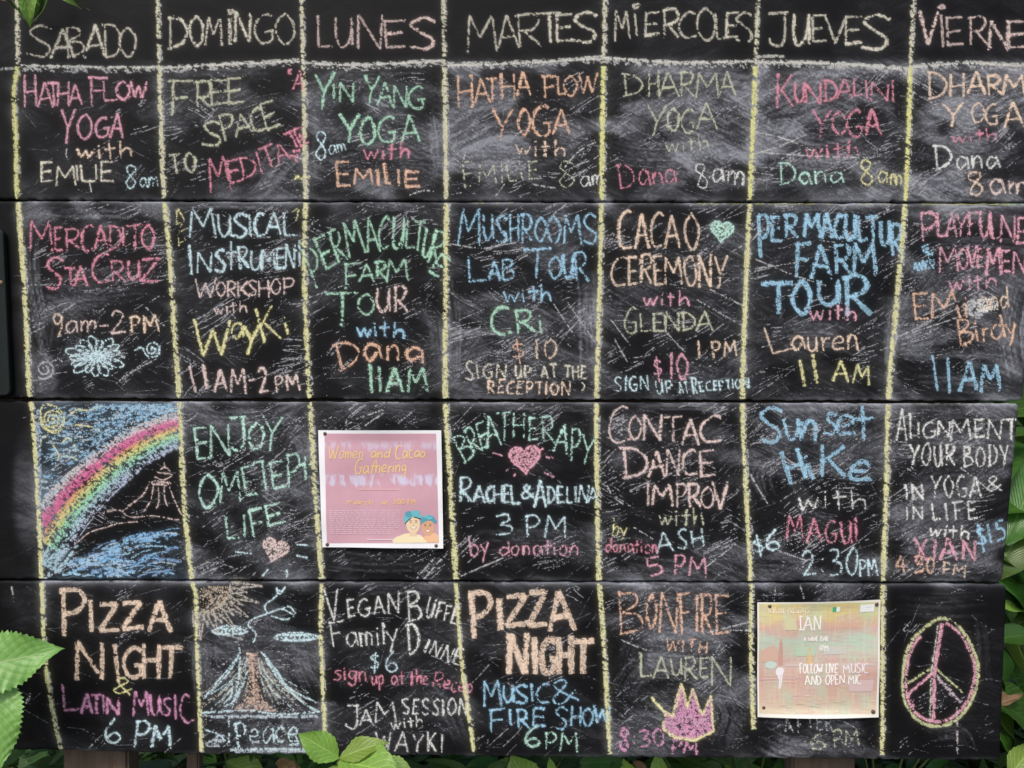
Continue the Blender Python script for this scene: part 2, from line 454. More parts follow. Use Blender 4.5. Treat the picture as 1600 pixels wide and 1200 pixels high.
# ---------------------------------------------------------------- the writing: text, baseline, height, colour, stroke width, pressure
C0 = dict(cream=(.66, .62, .50), pale=(.50, .51, .36), white=(.70, .70, .68), pink=(.70, .30, .40), rose=(.66, .19, .29),
         orange=(.74, .42, .26), peach=(.76, .55, .40), yellow=(.72, .68, .28), green=(.34, .64, .46), mint=(.42, .72, .60),
         blue=(.25, .53, .74), ice=(.50, .70, .80), magenta=(.60, .22, .42), grey=(.45, .46, .48), blush=(.70, .52, .48))
C = {k: tuple(min(.85, (x * .80 + .20 * (max(v) * .6 + sum(v) / 7.5)) * 1.10) for x in v) for k, v in C0.items()}
W = [
 # header
 [('SABADO', [(45, 88), (130, 87), (213, 88)], (48, 43), 'cream', 4, .72), ('DOM¡NGO', [(264, 78), (360, 68), (460, 68)], (50, 44), 'cream', 4.2, .74),
  ('LUNES', [(497, 75), (590, 73), (678, 77)], (47, 46), 'blush', 4.4, .74), ('MARTES', [(732, 80), (830, 72), (930, 68)], (52, 45), 'cream', 4.4, .76),
  ('M¡ERCOLES', [(962, 64), (1060, 60), (1177, 65)], (46, 44), 'cream', 4.2, .74), ('JUEVES', [(1200, 70), (1290, 68), (1388, 76)], (50, 52), 'cream', 4.5, .78),
  ('V¡ERNES', [(1438, 70), (1520, 74), (1632, 75)], (50, 48), 'blush', 4.4, .74),
  # first row
  ('HATHA', [(38, 168), (128, 168)], (48, 34), 'pink', 4, .76), ('FLOW', [(138, 164), (228, 150)], (45, 30), 'pink', 3.8, .74),
  ('YOGA', [(98, 222), (193, 215)], (42, 38), 'pink', 4.6, .8), ('with', [(120, 248), (205, 247)], 26, 'peach', 3.4, .76),
  ('EMILIE', [(62, 284), (175, 285)], 32, 'cream', 3.2, .74), ('8', [(195, 294), (212, 294)], 34, 'ice', 2.8, .66), ('am', [(219, 292), (248, 291)], 26, 'ice', 2.6, .6),
  ('FREE', [(268, 177), (378, 163)], (50, 38), 'pale', 4, .72), ('SPACE', [(322, 226), (430, 192)], (36, 34), 'pale', 3.8, .7), ('TO', [(267, 272), (307, 268)], 30, 'pale', 3.8, .68),
  ('MEDITATE', [(330, 297), (400, 276), (478, 232)], (44, 34), 'rose', 3.8, .58), ('"A', [(448, 140), (472, 142)], 30, 'rose', 3.4, .6),
  ('YIN', [(498, 170), (552, 158)], (52, 32), 'green', 4.2, .72), ('YANG', [(572, 160), (662, 168)], (42, 34), 'green', 4.2, .7),
  ('YOGA', [(538, 223), (655, 222)], (44, 40), 'green', 4.8, .74), ('8', [(493, 250), (508, 249)], 42, 'ice', 2.3, .74), ('am', [(515, 241), (541, 235)], 22, 'ice', 2, .7),
  ('with', [(569, 250), (638, 248)], 26, 'rose', 3.2, .74), ('EMILIE', [(526, 290), (655, 288)], (36, 28), 'orange', 4.6, .8),
  ('HATHA', [(715, 165), (830, 150)], (48, 36), 'orange', 4, .66), ('FLOW', [(850, 153), (930, 143)], (38, 30), 'orange', 4, .64), ('YOGA', [(772, 217), (890, 208)], (42, 38), 'orange', 4.2, .64),
  ('with', [(806, 241), (882, 246)], 28, 'peach', 3.6, .64), ('EMILIE', [(725, 290), (840, 281)], (38, 28), 'pale', 2.6, .5), ('8', [(872, 292), (896, 292)], 38, 'pale', 2.4, .5), ('am', [(908, 292), (942, 288)], 28, 'white', 2.6, .7),
  ('DHARMA', [(975, 150), (1060, 148), (1152, 150)], (36, 38), 'pale', 3.6, .66), ('YOGA', [(1014, 206), (1120, 202)], (40, 34), 'pale', 3.6, .66), ('with', [(1040, 239), (1106, 234)], 26, 'pale', 2.6, .48),
  ('Dana', [(968, 294), (1056, 287)], (42, 34), 'rose', 3.4, .6), ('8', [(1090, 295), (1108, 292)], 36, 'white', 2.4, .76), ('am', [(1112, 286), (1162, 287)], 34, 'white', 3, .66),
  ('KUNDALINI', [(1212, 166), (1300, 156), (1402, 158)], (44, 36), 'rose', 4, .66), ('YOGA', [(1278, 216), (1378, 212)], (40, 42), 'rose', 4.6, .6), ('with', [(1260, 248), (1340, 246)], 28, 'rose', 3.4, .56),
  ('Dana', [(1218, 289), (1316, 284)], (34, 30), 'mint', 3.2, .74), ('8', [(1345, 291), (1364, 290)], 40, 'yellow', 3.6, .76), ('am', [(1372, 287), (1410, 290)], 32, 'yellow', 3.2, .66),
  ('DHARMA', [(1450, 152), (1545, 148), (1640, 150)], (42, 34), 'peach', 4.4, .76), ('YOGA', [(1480, 196), (1560, 196), (1612, 200)], (38, 40), 'peach', 4.2, .7), ('with', [(1488, 223), (1556, 219)], 20, 'rose', 2.8, .68),
  ('Dana', [(1460, 266), (1560, 262)], (40, 34), 'white', 3.6, .74), ('8', [(1514, 308), (1536, 306)], 40, 'peach', 3.8, .78), ('am', [(1546, 304), (1604, 302)], 36, 'blush', 3.8, .72)],
 # second row
 [('MERCADITO', [(50, 392), (140, 388), (240, 390)], (48, 42), 'rose', 3.6, .66), ('STA', [(78, 452), (100, 446), (136, 445)], (52, 30), 'rose', 3.8, .66), ('CRUZ', [(150, 440), (247, 441)], (46, 36), 'rose', 3.8, .66),
  ('9', [(80, 524), (96, 524)], 34, 'peach', 3.4, .74), ('am', [(102, 520), (150, 520)], 32, 'blush', 3.2, .7), ('-', [(155, 524), (170, 523)], 28, 'blush', 3, .7), ('2', [(173, 521), (194, 521)], 34, 'blush', 3.2, .72), ('PM', [(204, 520), (247, 518)], 26, 'peach', 3.2, .7),
  ('MUSICAL', [(301, 372), (380, 371), (462, 368)], (46, 38), 'ice', 4.2, .76), ('INSTRUMENT', [(296, 427), (380, 422), (470, 420)], (44, 40), 'ice', 4, .76),
  ('WORKSHOP', [(308, 463), (460, 459)], 30, 'blush', 3, .74), ('with', [(335, 491), (385, 488)], 20, 'blush', 2.4, .74), ('Way', [(308, 553), (400, 535)], (54, 40), 'yellow', 4.4, .76), ('K', [(408, 537), (438, 531)], 52, 'yellow', 4, .74), ('i', [(446, 524), (452, 523)], 34, 'yellow', 3.4, .74),
  ('11', [(302, 614), (326, 610)], (44, 40), 'blush', 4.2, .82), ('AM-2', [(336, 613), (418, 614)], (36, 42), 'blush', 4.2, .76), ('PM', [(431, 613), (468, 610)], 24, 'blush', 3.2, .76),
  ('PERMACULTURE', [(506, 446), (530, 418), (565, 402), (605, 390), (650, 394), (678, 412), (694, 442)], (56, 44), 'green', 4, .68), ('FARM', [(540, 448), (636, 436)], (38, 34), 'green', 4, .7),
  ('TO', [(528, 504), (586, 490)], (48, 36), 'green', 4.6, .7), ('UR', [(588, 488), (636, 488)], 40, 'blush', 3.8, .7), ('with', [(557, 526), (630, 528)], 26, 'blue', 4, .74),
  ('Dana', [(530, 577), (590, 562), (658, 568)], (40, 40), 'orange', 4.4, .74), ('11AM', [(578, 613), (666, 612)], (42, 38), 'green', 4.8, .72),
  ('MUSHROOMS', [(718, 384), (820, 376), (930, 380)], (50, 42), 'blue', 4.2, .66), ('LAB', [(736, 440), (800, 436)], (40, 28), 'blue', 4, .64), ('TOUR', [(832, 437), (918, 437)], (44, 40), 'blue', 4.6, .68),
  ('with', [(788, 472), (860, 472)], 28, 'blue', 3.2, .66), ('CRi', [(770, 524), (848, 518)], (46, 36), 'green', 4.2, .7), ('$', [(802, 566), (822, 562)], 34, 'orange', 2.6, .66), ('10', [(836, 560), (868, 560)], 32, 'peach', 3.8, .7),
  ('SIGN', [(728, 592), (790, 590)], (30, 22), 'cream', 3, .72), ('UP', [(804, 590), (828, 590)], 20, 'cream', 3, .7), ('AT THE', [(846, 590), (916, 592)], 20, 'cream', 3, .7), ('RECEPTION', [(762, 614), (890, 618)], 20, 'peach', 2.8, .68), (')', [(908, 612), (915, 612)], 16, 'cream', 2.4, .7),
  ('CACAO', [(968, 389), (1090, 386)], 56, 'peach', 4.4, .74), ('CEREMONY', [(957, 446), (1045, 442), (1135, 447)], (50, 46), 'peach', 4.2, .74), ('with', [(1006, 478), (1075, 478)], 24, 'pink', 3, .76),
  ('GLENDA', [(976, 520), (1112, 518)], 32, 'pale', 3.2, .7), ('1 PM', [(1090, 558), (1150, 558)], (30, 24), 'peach', 3.4, .76), ('$', [(1023, 594), (1036, 592)], 38, 'pink', 3, .68), ('10', [(1046, 594), (1076, 592)], 40, 'pink', 4.2, .78),
  ('SIGN', [(960, 611), (1014, 610)], 22, 'ice', 2.4, .72), ('UP', [(1026, 616), (1050, 614)], 20, 'ice', 2.4, .7), ('AT', [(1062, 616), (1076, 614)], 18, 'ice', 2.4, .68), ('RECEPTION', [(1082, 613), (1170, 606)], (26, 14), 'ice', 2.4, .66),
  ('PERMACULTURE', [(1187, 390), (1240, 378), (1320, 372), (1412, 384)], (48, 42), 'blue', 5.2, .68), ('FARM', [(1243, 430), (1366, 424)], (44, 40), 'blue', 5.4, .66), ('TOUR', [(1200, 490), (1356, 482)], (50, 50), 'blue', 6.4, .7),
  ('with', [(1266, 500), (1337, 500)], 26, 'pink', 3.2, .76), ('L', [(1203, 555), (1238, 548)], 46, 'peach', 3.6, .76), ('auren', [(1238, 548), (1340, 545)], 38, 'peach', 3.4, .74),
  ('11', [(1252, 604), (1280, 600)], 44, 'yellow', 5, .76), ('AM', [(1300, 596), (1358, 602)], 32, 'yellow', 4, .72),
  ('PLAYFULNESS', [(1438, 376), (1530, 374), (1665, 380)], (44, 40), 'pink', 4, .64), ('MOVEMENT', [(1470, 424), (1550, 420), (1625, 428)], (38, 34), 'pink', 3.8, .68), ('with', [(1484, 454), (1556, 452)], 28, 'pink', 3.4, .66),
  ('EMi', [(1427, 500), (1512, 496)], (42, 40), 'orange', 4.6, .72), ('and', [(1530, 487), (1576, 482)], 34, 'peach', 3.4, .7), ('Birdy', [(1500, 540), (1590, 524)], (42, 36), 'orange', 3.6, .72),
  ('11', [(1460, 614), (1486, 612)], 56, 'blue', 4.8, .76), ('AM', [(1500, 610), (1562, 612)], 42, 'blue', 5, .7)],
 # third row
 [('ENJOY', [(307, 717), (370, 706), (438, 700)], (46, 50), 'mint', 4.2, .66), ('OMETEPE', [(313, 790), (380, 772), (482, 752)], (52, 48), 'mint', 4.2, .64), ('LIFE', [(354, 840), (442, 816)], (34, 38), 'mint', 4.4, .68),
  ('BREATHERAPY', [(720, 722), (745, 700), (790, 686), (840, 684), (885, 698), (928, 722)], (46, 46), 'mint', 3.4, .62),
  ('RACHEL', [(720, 785), (806, 788)], (44, 28), 'ice', 4, .76), ('&', [(814, 778), (834, 778)], 20, 'ice', 3.6, .72), ('ADELINA', [(838, 786), (930, 784)], (40, 26), 'ice', 4, .74),
  ('3', [(774, 838), (797, 838)], 34, 'ice', 3.4, .7), ('PM', [(820, 838), (882, 840)], 34, 'ice', 3.4, .72), ('by', [(735, 868), (764, 866)], 30, 'pink', 3, .72), ('donation', [(780, 868), (902, 868)], 26, 'pink', 3, .66),
  ('CONTAC', [(953, 690), (1050, 688), (1126, 691)], (54, 42), 'blush', 4, .76), ('DANCE', [(982, 744), (1050, 740), (1118, 742)], 42, 'blush', 4, .76), ('IMPROV', [(1008, 790), (1070, 788), (1136, 795)], (34, 40), 'blush', 4, .76),
  ('with', [(1030, 820), (1098, 820)], 28, 'pale', 2.8, .66), ('by', [(956, 838), (980, 838)], 26, 'yellow', 2.6, .6), ('donation', [(946, 862), (1026, 864)], 22, 'rose', 2.6, .6), ('ASH', [(1026, 862), (1100, 854)], (34, 28), 'ice', 3.6, .74), ('5', [(1012, 902), (1034, 900)], 32, 'pink', 3.6, .7), ('PM', [(1052, 898), (1102, 903)], 30, 'pink', 4, .72),
  ('Sunset', [(1188, 692), (1270, 684), (1362, 690)], (52, 52), 'blue', 5, .64), ('Hi', [(1232, 758), (1272, 746)], 50, 'blue', 5.8, .76), ('K', [(1278, 744), (1318, 744)], 46, 'blue', 5.4, .74), ('e', [(1326, 750), (1362, 752)], 54, 'blue', 5.6, .76),
  ('with', [(1248, 796), (1352, 796)], 34, 'white', 3, .66), ('MAGUI', [(1230, 846), (1340, 848)], (44, 36), 'rose', 3.8, .6), ('$', [(1180, 868), (1194, 866)], 32, 'ice', 2.8, .7), ('6', [(1196, 860), (1218, 858)], 34, 'ice', 3.2, .76),
  ('2:30', [(1255, 900), (1340, 898)], (40, 42), 'ice', 3.8, .72), ('PM', [(1342, 902), (1372, 900)], 26, 'ice', 3, .68),
  ('ALiGNMENT', [(1402, 688), (1490, 684), (1592, 682)], (46, 36), 'white', 3.8, .7), ('YOUR', [(1420, 730), (1492, 728)], 34, 'white', 3.4, .68), ('BODY', [(1506, 730), (1576, 728)], 32, 'white', 3.6, .72),
  ('IN', [(1415, 780), (1442, 778)], 24, 'white', 3.6, .64), ('YOGA', [(1455, 778), (1532, 778)], 34, 'white', 3.6, .66), ('&', [(1543, 768), (1564, 766)], 22, 'white', 3, .7), ('IN', [(1416, 812), (1442, 812)], 20, 'white', 3.4, .72), ('LIFE', [(1458, 814), (1526, 810)], 28, 'white', 3.6, .74),
  ('with', [(1452, 836), (1512, 844)], 22, 'white', 3, .72), ('XIAN', [(1430, 876), (1524, 876)], (40, 32), 'pink', 4.4, .68), ('$', [(1528, 858), (1542, 856)], 40, 'blue', 3.4, .7), ('15', [(1546, 848), (1570, 844)], 32, 'blue', 4.6, .74), ('4:30', [(1400, 896), (1460, 896)], 26, 'orange', 3.8, .68), ('PM', [(1472, 898), (1506, 902)], 20, 'peach', 3.6, .6)],
 # fourth row
 [('PIZZA', [(98, 988), (180, 983), (266, 984)], (62, 46), 'peach', 6.4, .72), ('NIGHT', [(126, 1060), (200, 1060), (282, 1054)], (54, 48), 'peach', 6, .74), ('&', [(178, 1082), (204, 1086)], 24, 'yellow', 2.8, .74),
  ('LATIN', [(99, 1107), (150, 1113), (187, 1114)], (36, 26), 'magenta', 4.4, .7), ('MUSIC', [(209, 1116), (255, 1120), (298, 1126)], (38, 34), 'magenta', 4.2, .7), ('6', [(164, 1164), (188, 1162)], 36, 'ice', 4, .68), ('PM', [(208, 1165), (266, 1168)], 38, 'ice', 4.2, .62),
  ('P', [(370, 1168), (388, 1166)], 38, 'ice', 3, .72), ('eace', [(390, 1160), (464, 1158)], 40, 'ice', 2.8, .72),
  ('V', [(512, 972), (535, 970)], 50, 'white', 3.2, .76), ('EGAN', [(543, 964), (624, 957)], (26, 30), 'white', 3.2, .78), ('B', [(638, 972), (657, 970)], 48, 'white', 3, .76), ('UFFE', [(664, 964), (712, 976)], (30, 28), 'white', 3, .76), ('Family', [(516, 1012), (622, 1006)], (40, 36), 'white', 3, .76), ('D', [(638, 1024), (656, 1022)], 46, 'white', 3, .74), ('INNE', [(662, 1018), (716, 1040)], (20, 26), 'white', 3, .74),
  ('$6', [(578, 1050), (620, 1050)], 32, 'ice', 3, .66), ('sign', [(522, 1062), (572, 1064)], 26, 'rose', 2.8, .72), ('up at', [(580, 1070), (632, 1070)], 24, 'rose', 2.8, .72), ('the', [(640, 1070), (668, 1070)], 24, 'rose', 2.8, .72), ('Recep', [(674, 1074), (736, 1084)], 26, 'rose', 2.8, .62),
  ('JAM', [(540, 1136), (617, 1124)], (34, 28), 'white', 3.4, .68), ('SESSION', [(628, 1116), (730, 1118)], (26, 26), 'white', 3.2, .66), ('with', [(612, 1140), (660, 1135)], 20, 'white', 2.4, .68), ('WAYKI', [(588, 1172), (692, 1176)], 30, 'white', 3.2, .72),
  ('PIZZA', [(738, 992), (815, 980), (894, 982)], (64, 56), 'peach', 7.6, .82), ('NIGHT', [(796, 1050), (922, 1050)], (56, 52), 'peach', 8, .84), ('MUSIC', [(760, 1103), (852, 1098)], (38, 30), 'blue', 4, .74), ('&', [(866, 1100), (902, 1094)], 36, 'blue', 3.8, .76),
  ('FIRE', [(765, 1142), (850, 1134)], (34, 30), 'blue', 3.8, .76), ('SHOW', [(868, 1138), (950, 1128)], (34, 28), 'blue', 3.8, .7), ('6', [(818, 1168), (842, 1168)], 32, 'mint', 4.2, .76), ('PM', [(852, 1172), (902, 1174)], 30, 'mint', 3.8, .7),
  ('BONFIRE', [(970, 992), (1050, 986), (1136, 992)], (62, 56), 'orange', 4.2, .62), ('WITH', [(1040, 1016), (1104, 1020)], 18, 'orange', 3.2, .62), ('LAUREN', [(1000, 1056), (1070, 1056), (1142, 1066)], (34, 38), 'pale', 3.4, .72),
  ('8:30', [(968, 1168), (1038, 1166)], (34, 28), 'magenta', 4, .6), ('PM', [(1048, 1176), (1088, 1180)], 22, 'magenta', 3.6, .58), ('6', [(1266, 1172), (1288, 1170)], 26, 'pale', 3.2, .44), ('PM', [(1300, 1168), (1342, 1166)], 26, 'pale', 3.2, .42), ('AFTER', [(1226, 1146), (1300, 1140)], 24, 'grey', 3, .5)]]

# where single letters stand (left, right, top, bottom, turn) for words written unevenly: row, word, which one of its kind
BOX = {
 (0,'SABADO',0): 'S43,80,40,88 A80,116,45,91 B103,129,42,89 A131,163,38,92 D160,187,38,90 O188,212,42,90',
 (0,'DOM¡NGO',0): 'D262,290,27,76 O296,317,27,72 M322,346,26,70 ¡353,363,27,70 N367,391,20,65 G397,427,22,68 O430,461,22,68',
 (0,'LUNES',0): 'L494,517,24,75 U522,550,28,73 N556,597,22,76 E600,634,32,74 S634,678,28,77',
 (0,'MARTES',0): 'M729,774,25,82 A778,810,25,76 R806,846,22,72 T838,876,20,67 E868,893,22,66 S893,931,20,67',
 (0,'M¡ERCOLES',0): 'M960,983,18,65 ¡988,1000,18,60 E1006,1030,20,55 R1035,1062,14,60 C1060,1088,18,60 O1090,1116,12,64 L1118,1136,20,62 E1133,1152,20,60 S1150,1176,20,66',
 (0,'JUEVES',0): 'J1201,1231,19,73 U1237,1262,22,70 E1268,1290,25,66 V1290,1322,24,68 E1318,1345,27,70 S1345,1388,22,79',
 (0,'V¡ERNES',0): 'V1437,1465,18,70 ¡1468,1478,22,73 E1477,1505,27,72 R1512,1542,26,70 N1544,1574,33,78 E1574,1604,33,76 S1608,1640,33,76',
 (0,'HATHA',0): 'H37,57,118,168 A60,82,130,168 T76,92,130,165 H88,108,128,165 A108,128,133,165', (0,'FLOW',0): 'F137,165,120,165 L160,182,128,158 O182,202,126,155 W205,229,127,152',
 (0,'YOGA',0): 'Y97,117,172,226 O122,143,178,218 G148,170,183,214 A173,192,176,215', (0,'EMILIE',0): 'E62,82,253,284 M88,118,260,290 I118,123,258,282 L125,148,258,284 I148,153,257,282 E156,176,253,284',
 (0,'FREE',0): 'F263,300,125,182 R303,333,128,173 E326,360,125,163 E355,380,122,163', (0,'SPACE',0): 'S317,345,190,228 P345,366,178,220,-8 A367,393,178,212,-8 C390,412,170,206,-12 E410,432,160,200,-15',
 (0,'MEDITATE',0): 'M326,356,245,300,-10 E356,376,250,285,-10 D374,398,245,278,-12 I402,408,236,272,-14 T407,430,228,262,-18 A430,450,222,256,-20 T446,468,205,232,-24 E462,478,200,228,-24',
 (0,'YIN',0): 'Y492,520,115,172 I518,525,130,160 N530,553,130,160', (0,'YANG',0): 'Y568,592,118,165 A590,612,128,165 N614,635,135,168 G637,663,135,170', (0,'YOGA',1): 'Y533,562,178,225 O562,585,182,225 G590,618,182,222 A628,655,180,222',
 (0,'EMILIE',1): 'E525,548,253,292 M554,582,264,288 I588,594,265,290 L600,615,255,288 I620,626,265,290 E632,655,268,292', (0,'HATHA',1): 'H713,738,118,168 A742,765,122,160 T760,778,122,160 H783,805,115,155 A806,830,112,150',
 (0,'FLOW',1): 'F848,868,118,155 L870,882,120,148 O882,902,118,150 W903,932,112,145', (0,'YOGA',2): 'Y770,800,170,222 O810,828,168,210 G832,860,165,212 A865,890,172,210',
 (0,'DHARMA',0): 'D973,1003,115,150 H1012,1030,110,152 A1030,1060,112,150 R1060,1085,112,150 M1088,1122,115,152 A1124,1148,112,150', (0,'YOGA',3): 'Y1010,1040,165,212 O1042,1060,168,205 G1065,1085,170,208 A1088,1120,160,202',
 (0,'KUNDALINI',0): 'K1212,1238,115,168 U1240,1256,130,160 N1258,1284,130,162 D1286,1308,125,158 A1308,1330,122,155 L1332,1345,122,150 I1350,1358,125,155 N1360,1388,128,158 I1390,1400,125,160',
 (0,'YOGA',4): 'Y1270,1297,172,215 O1300,1322,175,210 G1324,1348,172,215 A1352,1376,168,212', (0,'DHARMA',1): 'D1450,1478,112,155 H1482,1506,115,152 A1512,1540,112,148 R1542,1565,118,148 M1568,1602,118,150 A1606,1630,118,150',
 (0,'YOGA',5): 'Y1475,1505,162,198 O1517,1537,160,192 G1540,1560,162,195 A1570,1600,160,200',
 (1,'MERCADITO',0): 'M48,82,345,392 E85,97,355,392 R100,125,358,390 C126,145,350,392 A148,168,352,388 D170,188,352,390 I190,195,355,385 T198,222,352,388 O222,242,352,390',
 (1,'STA',0): 'S70,97,402,452 T102,118,418,446 A116,136,415,447', (1,'CRUZ',0): 'C145,172,395,442 R172,196,408,440 U200,218,408,438 Z220,248,404,440',
 (1,'MUSICAL',0): 'M298,336,325,372 U340,360,335,370 S362,386,335,372 I389,394,335,370 C398,414,333,368 A416,438,333,366 L442,464,333,368',
 (1,'INSTRUMENT',0): 'I296,301,383,428 N308,330,395,425 S335,350,390,425 t352,368,372,422 R372,388,385,420 U390,408,392,422 M409,430,390,422 E431,445,388,420 N446,460,382,418 t460,476,370,415',
 (1,'WORKSHOP',0): 'W305,336,435,465 O339,352,440,463 R354,368,440,463 K370,388,440,463 S388,400,438,462 H403,420,438,464 O424,438,435,460 P442,460,435,460', (1,'Way',0): 'W303,358,500,556 a362,380,486,530 y382,406,488,536',
 (1,'PERMACULTURE',0): 'P482,502,388,450,-20 E500,518,368,420,-22 R517,536,358,410,-18 M539,565,345,400,-14 A570,590,340,394,-8 C592,608,338,388,0 U612,629,340,388,3 L633,648,342,390,4 T646,662,345,392,6 U662,676,358,402,12 R674,692,362,412,20 E678,696,398,432,35',
 (1,'FARM',0): 'F536,560,412,450 A562,584,412,440 R586,604,408,438 M604,636,404,440', (1,'TO',0): 'T508,556,457,508 O560,584,460,492',
 (1,'MUSHROOMS',0): 'M716,750,325,385 U754,770,335,375 S774,792,338,380 H796,811,335,380 R814,832,335,380 O835,852,340,378 O856,874,338,380 M880,906,335,382 S910,932,335,382',
 (1,'LAB',0): 'L730,758,400,440 A764,782,408,438 B784,802,405,438', (1,'TOUR',0): 'T815,858,388,436 O858,876,400,435 U879,895,398,435 R897,918,395,440',
 (1,'CACAO',0): 'C966,986,328,390 A992,1014,335,388 C1016,1036,332,385 A1040,1063,335,388 O1070,1092,333,390', (1,'CEREMONY',0): 'C955,978,400,448 E982,996,402,446 R1000,1018,398,442 E1022,1036,400,445 M1039,1066,402,444 O1070,1088,400,446 N1092,1112,398,448 Y1115,1134,400,452',
 (1,'GLENDA',0): 'G976,995,480,520 L1000,1016,490,518 E1020,1036,490,518 N1039,1062,488,518 D1066,1086,488,516 A1088,1112,485,518',
 (1,'PERMACULTURE',1): 'P1184,1202,335,402 E1205,1221,340,378 R1224,1246,335,372 M1256,1281,333,372 A1284,1301,332,372 C1304,1317,335,372 U1320,1336,335,375 L1340,1354,338,378 T1354,1372,338,380 U1374,1390,345,385 R1392,1410,350,400',
 (1,'FARM',1): 'F1240,1265,380,432 A1268,1300,382,435 R1304,1330,382,428 M1333,1368,380,428', (1,'TOUR',1): 'T1192,1238,442,492 O1240,1268,440,490 U1278,1310,438,476 R1318,1360,432,492',
 (1,'PLAYFULNESS',0): 'P1438,1462,332,378 L1463,1480,332,370 A1478,1495,332,370 Y1494,1510,335,370 F1511,1526,332,368 U1529,1546,330,370 L1549,1560,335,375 N1563,1585,335,380 E1588,1606,340,382',
 (1,'MOVEMENT',0): 'M1468,1496,385,425 O1498,1511,388,420 V1512,1525,385,418 E1526,1538,388,418 M1540,1562,388,430 E1564,1579,392,425 N1582,1602,392,430 T1604,1624,392,430',
 (2,'ENJOY',0): 'E302,325,668,718,-6 N327,358,662,712,-4 J360,385,652,705 O388,410,660,702 Y410,440,650,706', (2,'OMETEPE',0): 'O310,340,740,792 M344,376,738,785 E380,400,728,775,-6 T398,422,720,768,-8 E422,443,722,765,-8 P447,468,710,762 t468,486,708,750',
 (2,'LIFE',0): 'L352,374,808,842 I378,386,805,840 F390,412,795,842,-10 E415,442,788,820,-12', (2,'CONTAC',0): 'C950,982,634,692 O982,1000,650,686 N1004,1034,648,688 T1037,1064,650,690 A1066,1092,655,694 C1092,1127,650,692',
 (2,'DANCE',0): 'D972,1010,700,746 A1012,1038,704,745 N1040,1062,702,744 C1067,1088,702,742 E1093,1118,704,745', (2,'IMPROV',0): 'I1008,1016,755,790 M1020,1050,758,790 P1055,1071,756,792 R1074,1094,756,792 O1095,1114,760,794 V1115,1137,752,796',
 (2,'BREATHERAPY',0): 'B714,734,678,722,-28 R730,747,668,710,-22 E746,760,660,700,-15 A759,780,650,698,-8 T777,798,645,688 H802,820,645,685 E826,840,652,688 R846,866,650,692 A868,888,662,708,8 P891,907,670,722,5 Y909,928,680,725,8',
 (2,'RACHEL',0): 'R718,737,745,785 A740,757,760,785 C760,769,760,784 H771,784,758,786 E787,796,758,786 L798,812,758,788', (2,'ADELINA',0): 'A836,853,750,792 D855,867,760,786 E870,881,760,786 L884,893,760,786 I897,901,760,784 N904,918,758,786 A919,934,762,786',
 (2,'ALiGNMENT',0): 'A1400,1416,637,688 I1420,1425,645,686 I1432,1437,660,685 G1442,1461,660,684 N1464,1483,658,682 M1486,1517,655,688 E1522,1539,655,684 N1543,1564,655,686 T1566,1592,655,690',
 (2,'Sunset',0): 'S1186,1220,638,692 u1224,1250,628,686 n1251,1275,634,690 s1288,1308,622,678 e1306,1334,624,680 t1332,1364,628,690',
 (3,'PIZZA',0): 'P92,130,920,992 I139,147,938,986 Z155,184,944,986 Z190,222,940,984 A232,268,940,986', (3,'NIGHT',0): 'N118,162,1004,1062 I176,188,1006,1064,-6 G192,222,1012,1058 H222,250,1006,1060 T246,285,1010,1058',
 (3,'LATIN',0): 'L98,122,1070,1112 A126,144,1085,1115 T143,157,1086,1115 I160,164,1086,1114 N167,187,1090,1116', (3,'MUSIC',0): 'M208,232,1080,1118 U235,250,1086,1116 S253,266,1090,1118 I271,277,1084,1124 C281,302,1085,1130,-8',
 (3,'PIZZA',1): 'P734,768,926,996 I776,785,934,984 Z790,822,930,978 Z824,852,925,978 A857,895,922,986', (3,'NIGHT',1): 'N793,824,990,1052 I831,840,995,1052 G844,868,998,1052 H871,893,995,1052 T896,926,1000,1052',
 (3,'BONFIRE',0): 'B966,1003,925,992 O1010,1026,928,980 N1029,1058,925,990 F1062,1080,928,990 I1085,1091,928,988 R1096,1114,928,990 E1117,1138,930,992', (3,'LAUREN',0): 'L1000,1018,1020,1058 A1021,1045,1025,1060 U1048,1064,1028,1055 R1068,1088,1026,1062 E1092,1107,1028,1060 N1111,1142,1026,1072',
 (3,'MUSIC',1): 'M756,783,1064,1105 U787,802,1070,1098 S806,823,1070,1100 I828,834,1068,1096 C838,858,1068,1098', (3,'FIRE',0): 'F762,788,1108,1144 I795,800,1108,1135 R807,826,1108,1138 E831,852,1106,1135', (3,'SHOW',0): 'S866,886,1105,1140 H891,907,1104,1134 O910,926,1106,1134 W928,952,1102,1128',
 (3,'JAM',0): 'J540,560,1102,1138 A562,583,1108,1134 M587,618,1098,1128'}
def box_strokes(spec, r, wob=.03):
    out = []
    for tok in spec.split():
        v = [float(q) for q in tok[1:].split(',')]; x0, x1, y0, y1 = v[:4]; ang = math.radians(v[4]) if len(v) > 4 else r.uniform(-.03, .03)
        gw = GL[tok[0]][0]; cx, cy = (x0 + x1) / 2, (y0 + y1) / 2; wd, hh = x1 - x0, y1 - y0; sk = r.uniform(-.04, .04)
        for sm, P in GL[tok[0]][1]:
            Q = []
            for (u, t) in P:
                lx = (u / gw - .5) * wd + r.uniform(-wob, wob) * min(hh, wd * 2) + (1 - t) * hh * sk; ly = (t - .5) * hh + r.uniform(-wob, wob) * hh
                Q.append((cx + lx * math.cos(ang) - ly * math.sin(ang), cy + lx * math.sin(ang) + ly * math.cos(ang)))
            if P[0] == P[-1] and len(P) > 3: Q[-1] = (Q[0][0] + r.uniform(-.03, .03) * hh, Q[0][1] + r.uniform(-.03, .03) * hh)
            out.append(spline(Q, 8) if sm else np.asarray(Q))
    return out

